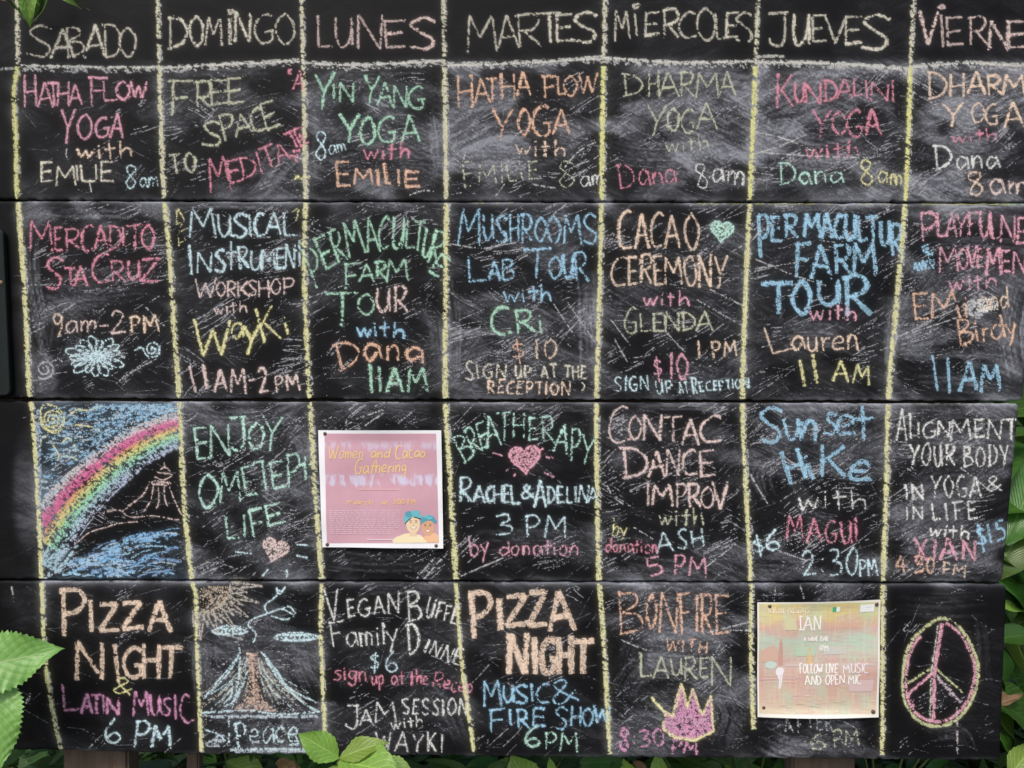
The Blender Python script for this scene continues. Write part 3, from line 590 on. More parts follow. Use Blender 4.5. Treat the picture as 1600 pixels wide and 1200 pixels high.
VL = [  # column lines
 [(27, -40), (27, 100), (22, 140), (25, 230), (28, 312), (38, 450), (45, 600), (50, 640), (56, 720), (65, 905), (70, 1020), (82, 1110), (96, 1172)],
 [(246, -40), (250, 150), (256, 300), (265, 400), (273, 530), (280, 625), (287, 780), (300, 905), (306, 930), (308, 1020), (315, 1176)],
 [(470, -40), (475, 150), (477, 310), (475, 400), (480, 560), (484, 625), (492, 770), (502, 905), (501, 1000), (508, 1150)],
 [(692, -40), (695, 150), (697, 310), (696, 480), (696, 620), (703, 750), (712, 905), (722, 1040), (741, 1174)],
 [(946, -40), (942, 150), (940, 312), (937, 450), (932, 620), (933, 770), (936, 905), (944, 1020), (953, 1178)],
 [(1184, -40), (1180, 120), (1172, 300), (1165, 450), (1160, 620), (1165, 760), (1173, 905), (1173, 1000), (1177, 1140)],
 [(1428, -40), (1422, 120), (1415, 310), (1400, 480), (1388, 620), (1385, 760), (1380, 905), (1378, 1180)]]

# panels: x left, right(top,bottom); y top(left,right), bottom(left,right)
PN = [dict(xr=(1652, 1618), yt=(-72, -72), yb=(311, 315)), dict(xr=(1616, 1598), yt=(314.5, 318.5), yb=(621.5, 626)),
      dict(xr=(1592, 1566), yt=(626.5, 630.5), yb=(904.5, 909.5)), dict(xr=(1573, 1562), yt=(908, 913), yb=(1171, 1187))]
XL = -150
def ptop(k, x): a, b = PN[k]['yt']; return a + (b - a) * (x - 0) / 1600
def pbot(k, x):
    a, b = PN[k]['yb']
    if k == 3: return float(np.interp(x, [-150, 95, 300, 1000, 1600], [1170, 1172, 1177.5, 1183, 1187.5]))
    return a + (b - a) * x / 1600
def pbotv(k, x):
    a, b = PN[k]['yb']
    if k == 3: return np.interp(x, [-150, 95, 300, 1000, 1600], [1170, 1172, 1177.5, 1183, 1187.5])
    return a + (b - a) * x / 1600

# ---------------------------------------------------------------- dust left on the boards, plus painted header sheen and lit lower lips
DUST_SHEEN = np.zeros((FH, FW)); TINT = np.zeros((FH, FW, 3)); TINT[:] = (.46, .475, .54)
yy, xx = np.mgrid[Y0:Y1, X0:X1].astype(np.float32)
LEV = [[.16, .36, .52, .72, .76, .82, .86], [.46, .16, .24, .38, .30, .18, .52], [.3, .36, .16, .22, .40, .42, .54], [.09, .36, .20, .14, .44, .36, .08]]
rowy = [98, 314, 626, 908, 1182]
lev = np.zeros((FH, FW))
colx = np.stack([np.interp(np.arange(Y0, Y1), [p[1] for p in v], [p[0] for p in v]) for v in VL], 1)   # FH x 7
for r in range(4):
    m_r = 1 / (1 + np.exp(-(yy - rowy[r]) / 3)) * 1 / (1 + np.exp((yy - rowy[r + 1]) / 3))
    for c in range(7):
        a = colx[:, c][:, None]; b = colx[:, c + 1][:, None] if c < 6 else 1750
        m_c = 1 / (1 + np.exp(-(xx - a) / 5)) * 1 / (1 + np.exp((xx - b) / 5))
        lev += LEV[r][c] * m_r * m_c
lev += .05 * (yy < 98) + .05 * (xx > 900) * (yy < 98)  # header right of centre lifted: sky sheen painted into the level
lev += .05 * (xx < colx[:, 0][:, None])
cloud = field(45, 26, R(-15), 7); cloud2 = field(16, 9, R(20), 8)
sA = .6 * field(11, .7, R(-24), 9) + .4 * field(4, .6, R(-50), 91); sB = .6 * field(10, .7, R(28), 10) + .4 * field(4, .6, R(-20), 92); sC = .6 * field(16, .7, R(4), 12) + .4 * field(4, .6, R(-35), 93); sel = field(38, 30, 0, 13)
streak = np.where(sel < .36, sA, np.where(sel < .58, sC, sB))
side = sum(np.exp(-np.abs(xx - colx[:, c_][:, None]) / 8.0) for c_ in range(7))
patch = np.clip((.6 * cloud + .4 * cloud2 - .38) * 3.2, 0, 1)
DUST_SHEEN = lev * (.22 + .95 * patch) * (.35 + 1.0 * np.clip((streak - .4) * 1.9, 0, 1) + .35 * cloud2)
DUST_SHEEN += .42 * side * (.2 + cloud2) * patch * (yy > 104) * (yy < 1182)

def arc(cx, cy, rx, ry, a0, a1, n=24):
    t = np.radians(np.linspace(a0, a1, n)); return np.stack([cx + rx * np.cos(t), cy + ry * np.sin(t)], 1)
def wipe(P, width, amt, n=None, sharp=.5):
    """a cloth or sleeve dragged over the chalk: many thin parallel streaks"""
    global DUST_SHEEN
    n = n or int(width * 1.3)
    pts, L = resample(P, 1.0)
    d = np.gradient(pts, axis=0); d /= np.maximum(np.hypot(*d.T)[:, None], 1e-6); nr = np.stack([-d[:, 1], d[:, 0]], 1)
    acc = np.zeros((FH, FW))
    for k in range(n):
        o = rng.uniform(-.5, .5) * width; a = rng.uniform(0, 1) ** 1.6 * amt * 1.25
        s0 = rng.uniform(0, .35); s1 = rng.uniform(.6, 1)
        i0, i1 = int(s0 * len(pts)), int(s1 * len(pts))
        p = pts[i0:i1] + nr[i0:i1] * (o + np.cumsum(rng.normal(0, .06, i1 - i0)))[:, None]
        w = np.sin(np.linspace(0, math.pi, i1 - i0)) ** .5 * a
        ix = (p[:, 0] - X0).astype(int); iy = (p[:, 1] - Y0).astype(int)
        ok = (ix > 1) & (ix < FW - 2) & (iy > 1) & (iy < FH - 2)
        for dx_, dy_, q in ((0, 0, 1), (1, 0, .5), (0, 1, .5), (-1, 0, .35), (0, -1, .35)):
            np.maximum.at(acc, (iy[ok] + dy_, ix[ok] + dx_), w[ok] * q)
    DUST_SHEEN += acc

def blob(cx, cy, rx, ry, amt, p=2.0, ang=0):
    global DUST_SHEEN
    c, s = math.cos(ang), math.sin(ang)
    u = ((xx - cx) * c + (yy - cy) * s) / rx; v = (-(xx - cx) * s + (yy - cy) * c) / ry
    DUST_SHEEN += amt * np.exp(-(u * u + v * v) ** (p / 2)) * (.4 + .6 * cloud2) * (.5 + .8 * streak)

for a in [ # (path, width, amount)
 ([(700, 270), (740, 235), (800, 222), (830, 230)], 26, .55), ([(720, 300), (790, 262), (860, 262), (900, 250)], 34, .5), ([(860, 260), (890, 232), (930, 222)], 8, .9),
 ([(950, 230), (1000, 240), (1080, 238), (1160, 225)], 40, .5), ([(960, 160), (1010, 200), (975, 260)], 60, .25), ([(1180, 235), (1290, 245), (1410, 215)], 46, .6), ([(1180, 280), (1300, 262), (1410, 262)], 40, .45),
 ([(1180, 210), (1230, 195), (1260, 215), (1300, 225)], 20, .6), ([(1430, 190), (1480, 172), (1560, 170), (1610, 190)], 36, .5), ([(1430, 230), (1520, 240), (1600, 215)], 40, .4), ([(1185, 108), (1290, 112), (1410, 118)], 14, .5), ([(1430, 106), (1520, 112), (1610, 112)], 14, .5),
 ([(255, 112), (350, 114), (465, 108)], 16, .45), ([(480, 110), (580, 112), (690, 108)], 10, .3), ([(700, 112), (820, 108), (935, 104)], 12, .3), ([(950, 106), (1060, 110), (1175, 110)], 12, .35),
 ([(500, 140), (495, 220), (498, 290)], 14, .35), ([(672, 160), (680, 240), (676, 300)], 16, .45), ([(490, 290), (560, 285), (640, 300)], 24, .4), ([(720, 190), (760, 215), (830, 208), (900, 190)], 60, .3),
 ([(400, 300), (430, 262), (465, 225)], 44, .6), ([(330, 262), (390, 240), (440, 235)], 10, .4),
 ([(52, 330), (120, 334), (250, 330)], 16, .5), ([(52, 350), (50, 420), (62, 500), (80, 590)], 22, .6), ([(60, 470), (150, 450), (250, 440)], 60, .35), ([(90, 560), (110, 480), (180, 470)], 60, .3), ([(270, 324), (360, 320), (470, 328)], 10, .6),
 ([(800, 520), (720, 518)], 8, .6), ([(700, 420), (710, 500), (708, 600)], 20, .4), ([(915, 420), (920, 520), (918, 600)], 26, .6), ([(560, 330), (620, 322), (690, 330)], 14, .4), ([(640, 470), (680, 500), (688, 590)], 24, .35),
 ([(1190, 545), (1230, 522), (1300, 522), (1352, 548)], 40, .6), ([(1190, 325), (1280, 328), (1400, 322)], 12, .55), ([(1425, 330), (1510, 332), (1600, 330)], 26, .6), ([(1440, 400), (1520, 390), (1600, 395)], 40, .4),
 ([(1595, 440), (1580, 520), (1592, 600)], 40, .8), ([(1395, 470), (1392, 540), (1395, 610)], 20, .6), ([(1430, 560), (1500, 552), (1590, 560)], 14, .6), ([(1420, 596), (1500, 600), (1590, 612)], 26, .5),
  ([(960, 640), (1060, 636), (1160, 640)], 8, .5), ([(1400, 642), (1500, 646), (1585, 640)], 16, .4), ([(1190, 640), (1290, 640), (1380, 636)], 10, .4), ([(720, 640), (820, 634), (930, 638)], 8, .4),
 ([(1200, 780), (1190, 740), (1215, 720)], 30, .4), ([(1180, 880), (1240, 885), (1270, 900)], 40, .4), ([(1395, 700), (1490, 700), (1580, 706)], 40, .4), ([(1400, 800), (1480, 750), (1570, 760)], 60, .35), ([(1400, 880), (1480, 890), (1560, 880)], 50, .4),
 ([(950, 880), (1000, 895), (1100, 905)], 50, .35), ([(980, 770), (960, 700), (985, 690)], 30, .25), ([(400, 780), (450, 775), (480, 790)], 30, .5), ([(300, 650), (380, 652), (475, 645)], 26, .5), ([(440, 660), (475, 690), (485, 760)], 30, .45),
 ([(720, 850), (820, 846), (930, 852)], 40, .3), ([(500, 650), (590, 640), (690, 650)], 26, .3), ([(510, 870), (600, 878), (700, 872)], 30, .3),
 ([(560, 960), (570, 925), (620, 920), (680, 926)], 14, .35), ([(320, 1000), (325, 1060), (330, 1100)], 50, .3), ([(440, 1000), (445, 1050), (470, 1100)], 80, .3), ([(650, 1060), (700, 1110), (720, 1160)], 26, .5),
 ([(970, 1060), (990, 1000), (1060, 985), (1130, 1020)], 30, .4), ([(970, 1100), (985, 1060), (1020, 1040), (1090, 1050), (1150, 1090)], 40, .5), ([(1000, 1000), (1080, 1010), (1150, 990)], 60, .35), ([(1120, 1080), (1140, 1120), (1120, 1170)], 60, .45), ([(1185, 1150), (1230, 1172), (1290, 1178)], 40, .7),
 ([(1400, 940), (1470, 945), (1550, 940)], 40, .18), ([(1530, 950), (1535, 1000), (1540, 1080)], 20, .2), ([(1440, 1150), (1500, 1145), (1520, 1180)], 20, .3)]:
    wipe(spline(a[0]), a[1], a[2])
blob(1270, 532, 78, 20, .35, 3); blob(40, 770, 21, 92, .42, 5); blob(1592, 540, 30, 90, .4); blob(1510, 340, 90, 18, .35, 3); blob(1130, 235, 60, 30, .2)
blob(900, 300, 60, 22, .25); blob(1300, 250, 110, 30, .22); blob(1330, 300, 60, 25, .2); blob(740, 518, 26, 6, .5, 3); blob(30, 960, 20, 50, .15); blob(232, 1160, 60, 20, .1)
# drawn-over cells
sky_m = (1 / (1 + np.exp(-(xx - colx[:, 0][:, None] - 4) / 3))) * (1 / (1 + np.exp((xx - colx[:, 1][:, None] + 4) / 3))) * (yy > 628) * (yy < 906)
TINT[:] = TINT + sky_m[..., None] * (np.array((.30, .42, .54)) - TINT)
lowr = np.interp(xx[0], [56, 90, 130, 170, 212, 250, 284], [915, 850, 800, 760, 728, 708, 700])[None, :]; seat = np.interp(xx[0], [60, 110, 150, 210, 284], [915, 890, 858, 838, 815])[None, :]
dark_m = (yy > lowr) * (yy < seat) * (sky_m > .5)
DUST_SHEEN *= 1 - .82 * dark_m; DUST_SHEEN *= 1 - .5 * sky_m * (yy > seat); DUST_SHEEN += .06 * sky_m * (yy > seat) + .25 * sky_m * (yy < lowr) * (.4 + cloud2)
m2 = (xx > 305) * (xx < 505) * (yy > 912) * (yy < 1180)
# residue along the edges of each board, and a lit lower lip painted in
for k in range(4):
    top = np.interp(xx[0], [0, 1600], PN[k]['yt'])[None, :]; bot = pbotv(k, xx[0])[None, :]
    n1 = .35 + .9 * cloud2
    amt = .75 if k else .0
    DUST_SHEEN += amt * np.exp(-np.clip(yy - top, 0, 99) / 5.0) * (yy >= top - 1) * n1 * (xx > colx[:, 0][:, None] - 3)
    DUST_SHEEN += .8 * np.exp(-np.clip(bot - yy, 0, 99) / 2.2) * (yy <= bot + 1) * n1 * (xx > colx[:, 0][:, None] - 3)  # thin highlight of the lit lower lip, painted as colour
    DUST_SHEEN += .25 * np.exp(-np.clip(bot - yy, 0, 99) / 12.0) * (yy <= bot + 1) * n1 * (lev > .3)

# ---------------------------------------------------------------- the chalkboard
board = empty('chalkboard', bx(800, 1184, .01), label='black painted plank chalkboard covered in a hand chalked weekly timetable of yoga, tours and dinners', cat='chalkboard')
def child(name, me, parent, **k):
    """mesh built in world units, parented to an empty at a place of its own"""
    o = link(name, me, parent, **k)
    o.matrix_parent_inverse = parent.matrix_world.inverted()
    return o
bpy.context.view_layer.update()
BINV = Matrix.Translation(-board.location)
panels = []

def build_panel(k):
    step = 2.5
    def axis(a, b):
        n = int((b - a) / step); m = np.linspace(a, b, n + 1)[1:-1]
        return np.concatenate([[0, .0], m - a, [b - a, b - a]]) / (b - a)
    U = axis(XL, PN[k]['xr'][0]); Hh = PN[k]['yb'][0] - PN[k]['yt'][0]; Vv = axis(0, Hh)
    u, v = np.meshgrid(U, Vv)
    xr = PN[k]['xr'][0] + (PN[k]['xr'][1] - PN[k]['xr'][0]) * v
    x = XL + (xr - XL) * u
    a, b = PN[k]['yt']; yt = a + (b - a) * x / 1600
    yb = pbotv(k, x)
    rag = np.interp(x, np.arange(X0, X1, 7), np.random.default_rng(40 + k).normal(0, .65, len(np.arange(X0, X1, 7))))
    rag2 = np.interp(x, np.arange(X0, X1, 11), np.random.default_rng(60 + k).normal(0, .6, len(np.arange(X0, X1, 11))))
    yt = yt + rag2; yb = yb + rag
    y = yt + (yb - yt) * v
    dep = np.zeros_like(x)
    ny, nx = x.shape
    ring = np.minimum.reduce([np.arange(nx)[None, :] + 0 * y.astype(int), nx - 1 - np.arange(nx)[None, :] + 0 * y.astype(int),
                              np.arange(ny)[:, None] + 0 * y.astype(int), ny - 1 - np.arange(ny)[:, None] + 0 * y.astype(int)])
    dep[ring == 0] = .02; dep[ring == 1] = .0016
    # rounded right corners
    cr = 9.0
    for (cxs, cys, sy) in ((xr, yt, 1), (xr, yb, -1)):
        dx_ = np.clip(cr - (cxs - x), 0, None); dy_ = np.clip(cr - sy * (y - cys), 0, None)
        q = np.hypot(dx_, dy_); over = np.clip(q - cr, 0, None)
        f = np.where(q > 0, (q - over) / np.maximum(q, 1e-6), 1)
        x = np.where((dx_ > 0) & (dy_ > 0), cxs - cr + dx_ * f, x); y = np.where((dx_ > 0) & (dy_ > 0), cys + sy * (cr - dy_ * f), y)
    # very slight warp of the planks
    dep += .0004 * np.sin(x / 90 + k * 2) * (ring > 1) * 0
    P = np.stack([(x - 800) * S, dep, ZC + (600 - y) * S], -1).reshape(-1, 3)
    ids = np.arange(nx * ny).reshape(ny, nx)
    F = np.stack([ids[:-1, :-1], ids[1:, :-1], ids[1:, 1:], ids[:-1, 1:]], -1).reshape(-1, 4)
    col = np.ones((nx * ny, 4)); xf, yf = x.ravel(), y.ravel()
    col[:, :3] = TINTs(xf, yf); col[:, 3] = np.clip(samp(DUST_SHEEN, xf, yf), 0, 1.15)
    me = mesh_np('board_panel', P, F, M_BOARD, smooth=False, colors=col, cname='dust_sheen')
    panels[k].data = me
def TINTs(x, y): return TINT[np.clip((y - Y0).astype(int), 0, FH - 1), np.clip((x - X0).astype(int), 0, FW - 1)]

# words first, so that the board can be made darker around them
word_strokes = []; used = set()
def h_ey(q): return q[:, 1].mean()
seedr = random.Random(77)
occ = np.zeros((FH, FW))
seen = {}
for k, row in enumerate(W):
    for (txt, base, h, c, w, pr) in row:
        nth = seen.get((k, txt), 0); seen[(k, txt)] = nth + 1
        st = box_strokes(BOX[(k, txt, nth)], seedr) if (k, txt, nth) in BOX else text_strokes(txt, base, h, rs=seedr, gap=.26 if txt.upper() == txt else .14)
        if (k, txt, nth) in BOX: used.add((k, txt, nth))
        word_strokes.append((k, txt, st, c, w, pr))
        for q in st:
            p, _ = resample(q, 1.0)
            ix = np.clip((p[:, 0] - X0).astype(int), 0, FW - 1); iy = np.clip((p[:, 1] - Y0).astype(int), 0, FH - 1)
            occ[iy, ix] = pr
print('unused boxes', set(BOX) - used)
g = np.exp(-2 * math.pi ** 2 * ((fx * 7) ** 2 + (fy * 7) ** 2))
occ = np.fft.irfft2(np.fft.rfft2(occ) * g, s=(FH, FW))
DUST_SHEEN *= 1 - np.clip(occ * 5.5, 0, .5)
DUST_SHEEN = np.clip(DUST_SHEEN, 0, 2) ** 1.45 * np.where(yy < 312, .80, .80)
for k in range(4): panels.append(child('board_panel', bpy.data.meshes.new('board_panel'), board))

CNAME = dict(cream='cream', pale='pale yellow', white='white', pink='pink', rose='rose red', orange='orange', peach='peach', yellow='yellow', green='green',
             mint='mint green', blue='blue', ice='light blue', magenta='magenta', grey='grey', blush='pinkish white')
def clip_chalk(ch, k): pass
def cchild(ch, name, k, **kw):
    for i in range(len(ch.c)):      # chalk only sticks where there is board
        m = ch.c[i].mean(1); x, y = m[:, 0], m[:, 1]; a, b = PN[k]['yt']; xr0, xr1 = PN[k]['xr']
        v = (y - a) / (PN[k]['yb'][0] - a)
        ok = (y > a + (b - a) * x / 1600 + .8) & (y < pbotv(k, x) - .8) & (x < xr0 + (xr1 - xr0) * v - 2)
        ch.c[i] = ch.c[i][ok]; ch.col[i] = ch.col[i][ok]
    o = ch.build(name, None, **kw)
    if o is not None:
        o.parent = panels[k]
        o.matrix_parent_inverse = Matrix.Translation(-board.location)
        o.matrix_parent_inverse = Matrix()
    return o
for (k, txt, st, c, w, pr) in word_strokes:
    ch = Chalk()
    for q in st: ch.stroke(q, w * (.82 if h_ey(q) < 98 else 1.18 if w > 6 else 1.12 if w > 4.9 else .85), tuple(x * (.86 if h_ey(q) < 98 else 1) for x in C[c]), pr + (.0 if h_ey(q) < 98 else .07) + (.13 if w < 3.5 and pr > .64 else .03), rope=w > 3.9, size=.70)
    # a second, lighter pass: chalk skids beside the stroke
    for q in st:
        if seedr.random() < .35: ch.stroke(q + np.array([seedr.uniform(-1.2, 1.2), seedr.uniform(-1, 1)]), w * 1.3, C[c], pr - .34)
    cchild(ch, 'chalk_word', k, label='%s chalk lettering reading %s' % (CNAME[c], txt.replace('¡', 'I').strip('"')))

# column lines, one piece per board
for c, v in enumerate(VL):
    P = resample(spline(v, 6), 1.0)[0]
    for k in range(4):
        top = ptop(k, P[0, 0]) + 1 if k else -70; bot = pbot(k, P[0, 0]) - 1
        if c == 5 and k == 3: bot = 1150
        if c == 2 and k == 3: bot = 1150
        segs = [(top, bot, None)] if k else [(top, 104, 'h'), (104, bot, None)]
        ch = Chalk()
        for (a, b, t) in segs:
            Q = P[(P[:, 1] > a) & (P[:, 1] < b)]
            if len(Q) < 3: continue
            if t == 'h': col = (.60, .58, .44)
            elif k == 0 and c in (0, 1, 2, 3): col = (.62, .60, .42) if c else (.60, .60, .28)
            else: col = (.66, .64, .36) if k else (.68, .67, .30)
            wd = {0: 7.0, 1: 7.3, 2: 7.2, 3: 7.2}[k] * (1 if t != 'h' else .85) * (1.1 if (k == 0 and c > 3 and not t) else 1)
            pr = (.70 if k else (.58 if t == 'h' else .70)) - (.08 if c in (1, 2) and k in (1, 2) else 0)
            if k == 3 and c in (1, 2, 5): pr = .66
            if k == 3: wd *= .85
            ch.stroke(Q, wd, col, pr, rope=True, soft=.3, dens=1.05, size=.95)
            qi = 0
            while qi < len(Q) - 12:      # the line was gone over in separate pulls of the chalk
                ql = int(rng.uniform(30, 150)); ch.stroke(Q[qi:qi + ql] + rng.normal(0, 1.3, 2), wd * rng.uniform(.35, .75), tuple(x * 1.05 for x in col), pr - rng.uniform(-.05, .3), rope=True, dens=.8); qi += int(ql * rng.uniform(.8, 1.3))
            # older white line showing beside the yellow one
            ch.stroke(Q + np.array([wd * .62, 0]), wd * .7, (.5, .5, .52), .34, rope=True, dens=.7)
        cchild(ch, 'chalk_column_line', k)

# header line
for seg in ([(28, 102), (120, 105), (246, 106)], [(250, 107), (340, 101), (468, 95)], [(472, 98), (560, 101), (690, 95)], [(699, 101), (800, 98), (942, 90)],
            [(945, 91), (1050, 98), (1182, 97)], [(1182, 97), (1300, 99), (1422, 108)], [(1424, 104), (1510, 98), (1620, 104)]):
    ch = Chalk(); P = spline(seg, 14)
    f = 1 if seg[0][0] not in (28,) else .8
    ch.stroke(P, 7.5 * f, (.56, .56, .52), .60 * f, rope=True, soft=.5, dens=1.1)
    ch.stroke(P + np.array([0, rng.uniform(-2, 2)]), 2.6, (.68, .68, .64), .62 * f, dens=1)
    ch.stroke(P + np.array([0, 5]), 9, (.5, .5, .5), .28, rope=True)
    cchild(ch, 'chalk_header_line', 0)
ch = Chalk(); ch.stroke([(0, 108), (22, 107)], 4, (.4, .42, .42), .4); ch.stroke([(1182, 88), (1226, 88)], 4, (.6, .6, .55), .6); cchild(ch, 'chalk_header_line', 0)

# yellow residue caught on the seam between the first and second boards
ch = Chalk()
for (a, b, p_) in ((1180, 1262, .7), (1262, 1300, .4), (1440, 1590, .85), (740, 800, .35), (1090, 1170, .35), (1340, 1410, .5)):
    ch.stroke([(a, ptop(1, a) + .6), (b, ptop(1, b) + .6)], 2.2, (.5, .52, .12), p_)
for (a, b) in ((1395, 1590),): ch.stroke([(a, 627.5 + a * .0026), (b, 627.5 + b * .0026)], 2, (.5, .5, .3), .55)
cchild(ch, 'chalk_seam_smear', 1)

# ---- drawings
def drawing(name, k, fn, label):
    ch = Chalk(); fn(ch); cchild(ch, name, k, label=label)
def zig(x0, y0, x1, y1, n, amp, ang=None):
    t = np.linspace(0, 1, n); P = np.stack([x0 + (x1 - x0) * t, y0 + (y1 - y0) * t], 1)
    d = np.array([x1 - x0, y1 - y0]); d = d / np.hypot(*d); nr = np.array([-d[1], d[0]]) if ang is None else np.array([math.cos(ang), math.sin(ang)])
    s = np.where(np.arange(n) % 2 == 0, 1, -1) * rng.uniform(.6, 1, n) * amp
    return P + nr * s[:, None]
def loops(x0, y0, x1, y1, n, rx, ry):
    t = np.linspace(0, 1, n * 10); a = t * n * 2 * math.pi
    return np.stack([x0 + (x1 - x0) * t + rx * np.cos(a), y0 + (y1 - y0) * t + ry * np.sin(a)], 1)
def heart(cx, cy, r, ang=0):
    t = np.linspace(0, 2 * math.pi, 40); x = 16 * np.sin(t) ** 3; y = -(13 * np.cos(t) - 5 * np.cos(2 * t) - 2 * np.cos(3 * t) - np.cos(4 * t))
    x, y = x / 16 * r, y / 16 * r
    return np.stack([cx + x * math.cos(ang) - y * math.sin(ang), cy + x * math.sin(ang) + y * math.cos(ang)], 1)
def spiral(cx, cy, r, turns, a0=0, sy=1.0, d=1):
    t = np.linspace(0.05, 1, int(turns * 16)); a = a0 + d * t * turns * 2 * math.pi
    return np.stack([cx + r * t * np.cos(a), cy + r * sy * t * np.sin(a)], 1)

def d_flower(ch):
    for i in range(17):
        a = i / 17 * 2 * math.pi + .1; r = 44 + 6 * math.sin(i * 2.3); ex = r * math.cos(a); ey = r * .68 * math.sin(a); pw = .17
        q = [(150 + 8 * math.cos(a), 557 + 6 * math.sin(a))]
        q += [(150 + ex * .7 - ey * pw * 1.3, 557 + ey * .7 + ex * pw * .7), (150 + ex, 557 + ey), (150 + ex * .7 + ey * pw * 1.3, 557 + ey * .7 - ex * pw * .7), q[0]]
        ch.stroke(spline(q), 2.4, C['ice'], .72)
    for i in range(5): ch.stroke(loops(144, 557, 156, 558, 4, 6, 5), 1.8, C['ice'], .6)
drawing('chalk_flower', 1, d_flower, 'light blue chalk daisy')
drawing('chalk_spiral', 1, lambda ch: (ch.stroke(spiral(70, 577, 16, 2.2, 1), 2.6, C['grey'], .8), ch.stroke(spline([(80, 566), (92, 561), (98, 566)]), 2.2, C['grey'], .7)), 'grey chalk spiral left of the daisy')
drawing('chalk_spiral', 1, lambda ch: (ch.stroke(spiral(238, 546, 13, 1.8, 2), 2.8, C['ice'], .75), ch.stroke(spline([(210, 548), (222, 543), (230, 556), (246, 556), (250, 540)]), 2.6, C['ice'], .7)), 'light blue chalk curl right of the daisy')
def d_notes(ch):
    for q in ([(276, 352), (278, 330), (288, 345), (276, 350)], [(280, 385), (279, 365), (290, 375), (278, 380)], [(274, 335), (279, 327), (283, 335)], [(284, 350), (280, 362), (290, 358)]): ch.stroke(spline(q), 2, C['yellow'], .6)
    for q in ([(455, 333), (464, 326), (466, 342)], [(468, 326), (462, 345)]): ch.stroke(q, 2, C['yellow'], .6)
drawing('chalk_notes', 1, d_notes, 'little yellow chalk music notes')
drawing('chalk_heart', 1, lambda ch: (ch.stroke(heart(1128, 360, 18, .1), 3, C['mint'], .75), ch.fill(heart(1128, 360, 18, .1), C['mint'], .58), ch.stroke(zig(1114, 352, 1142, 366, 14, 10), 2, C['mint'], .7)), 'filled mint green chalk heart')
drawing('chalk_heart', 2, lambda ch: (ch.fill(heart(820, 716, 25, -.08), C['pink'], .70), ch.stroke(heart(820, 716, 24, -.08), 3, C['pink'], .85), [ch.stroke(q, 2.6, C['pink'], .65) for q in
        ([(770, 708), (785, 712)], [(850, 738), (866, 746)], [(853, 714), (864, 716)], [(790, 736), (797, 732)], [(803, 744), (806, 740)], [(843, 704), (850, 700)])]), 'filled pink chalk heart')
drawing('chalk_heart', 2, lambda ch: (ch.fill(heart(430, 858, 21, .28), C['blush'], .66), ch.stroke(heart(430, 858, 20, .28), 2.6, C['blush'], .75), [ch.stroke(q, 2.6, C['ice'], .7) for q in
        ([(368, 862), (394, 865)], [(410, 900), (420, 888)], [(448, 890), (449, 902)], [(464, 851), (482, 852)], [(463, 868), (480, 871)])]), 'pinkish white chalk heart')

def rb(off):
    c = np.array([(58, 840), (90, 795), (130, 752), (170, 718), (212, 690), (250, 672), (284, 662)], float)
    c = spline(c, 10); d = np.gradient(c, axis=0); d /= np.hypot(*d.T)[:, None]; n = np.stack([-d[:, 1], d[:, 0]], 1)
    fall = np.linspace(1.35, .8, len(c))[:, None]
    q = c + n * off * fall
    return q[(q[:, 0] > 56 + (q[:, 1] - 640) * .05) & (q[:, 0] < 283)]
def d_rainbow(ch):
    for off, col, w, p in ((-18, (.62, .6, .62), 9, .5), (-12, (.66, .56, .6), 5, .5), (-8, (.70, .22, .38), 8, .66), (-2, (.68, .16, .34), 8, .62), (5, (.72, .40, .22), 6, .6), (10, (.72, .62, .26), 6, .6), (15, (.52, .66, .3), 7, .52), (22, (.36, .68, .48), 8, .62),
                           (30, (.42, .60, .66), 9, .52), (38, (.46, .52, .66), 9, .42)):
        ch.stroke(rb(off), w * 1.3, col, p - .12, rope=True, soft=.25, dens=.9)
        for j in range(5): # short strokes along the band
            q = rb(off + rng.uniform(-4, 4)); i = rng.integers(0, max(1, len(q) - 14)); ch.stroke(q[i:i + 14], 2.0, col, .62)
drawing('chalk_rainbow', 2, d_rainbow, 'chalk rainbow in rose, orange, yellow, green and blue')
def d_sun(ch):
    ch.stroke(spiral(82, 656, 20, 3.2, 2.6, 1.0), 2.6, C['yellow'], .76)
    ch.stroke(spline([(64, 640), (66, 660), (78, 674), (90, 676), (100, 662), (98, 646), (88, 636), (72, 632), (64, 640)]), 2.6, C['yellow'], .74)
    for q in ([(110, 646), (122, 640), (138, 641), (158, 635)], [(118, 664), (132, 665), (146, 668), (156, 673)], [(82, 694), (88, 704), (92, 714), (86, 722)], [(98, 692), (106, 684), (114, 692), (120, 706)], [(62, 700), (66, 684), (76, 682)], [(96, 712), (112, 714), (120, 718)]):
        ch.stroke(spline(q), 2.4, C['yellow'], .68)
drawing('chalk_sun', 2, d_sun, 'yellow chalk spiral sun with wavy rays')
def d_volc(ch):
    o = C['blush']
    for q in ([(160, 802), (185, 797), (205, 808), (240, 806), (275, 812), (284, 810)], [(115, 852), (140, 832), (165, 824), (185, 818), (215, 815)], [(200, 790), (222, 775), (235, 752)], [(262, 752), (272, 780), (284, 805)], [(190, 800), (210, 785), (228, 768)],
              [(240, 757), (236, 780), (226, 798)], [(248, 760), (248, 785), (244, 795)], [(256, 758), (258, 780), (262, 792)], [(242, 745), (255, 750), (268, 744)], [(246, 738), (262, 740), (270, 742)], [(250, 734), (258, 730), (266, 737), (256, 742)], [(256, 722), (258, 732)]):
        ch.stroke(spline(q), 1.9, o, .72)
    ch.stroke(loops(240, 754, 262, 756, 5, 5, 3), 1.8, o, .6)
drawing('chalk_volcano', 2, d_volc, 'peach outline of a volcano under the chalk rainbow')
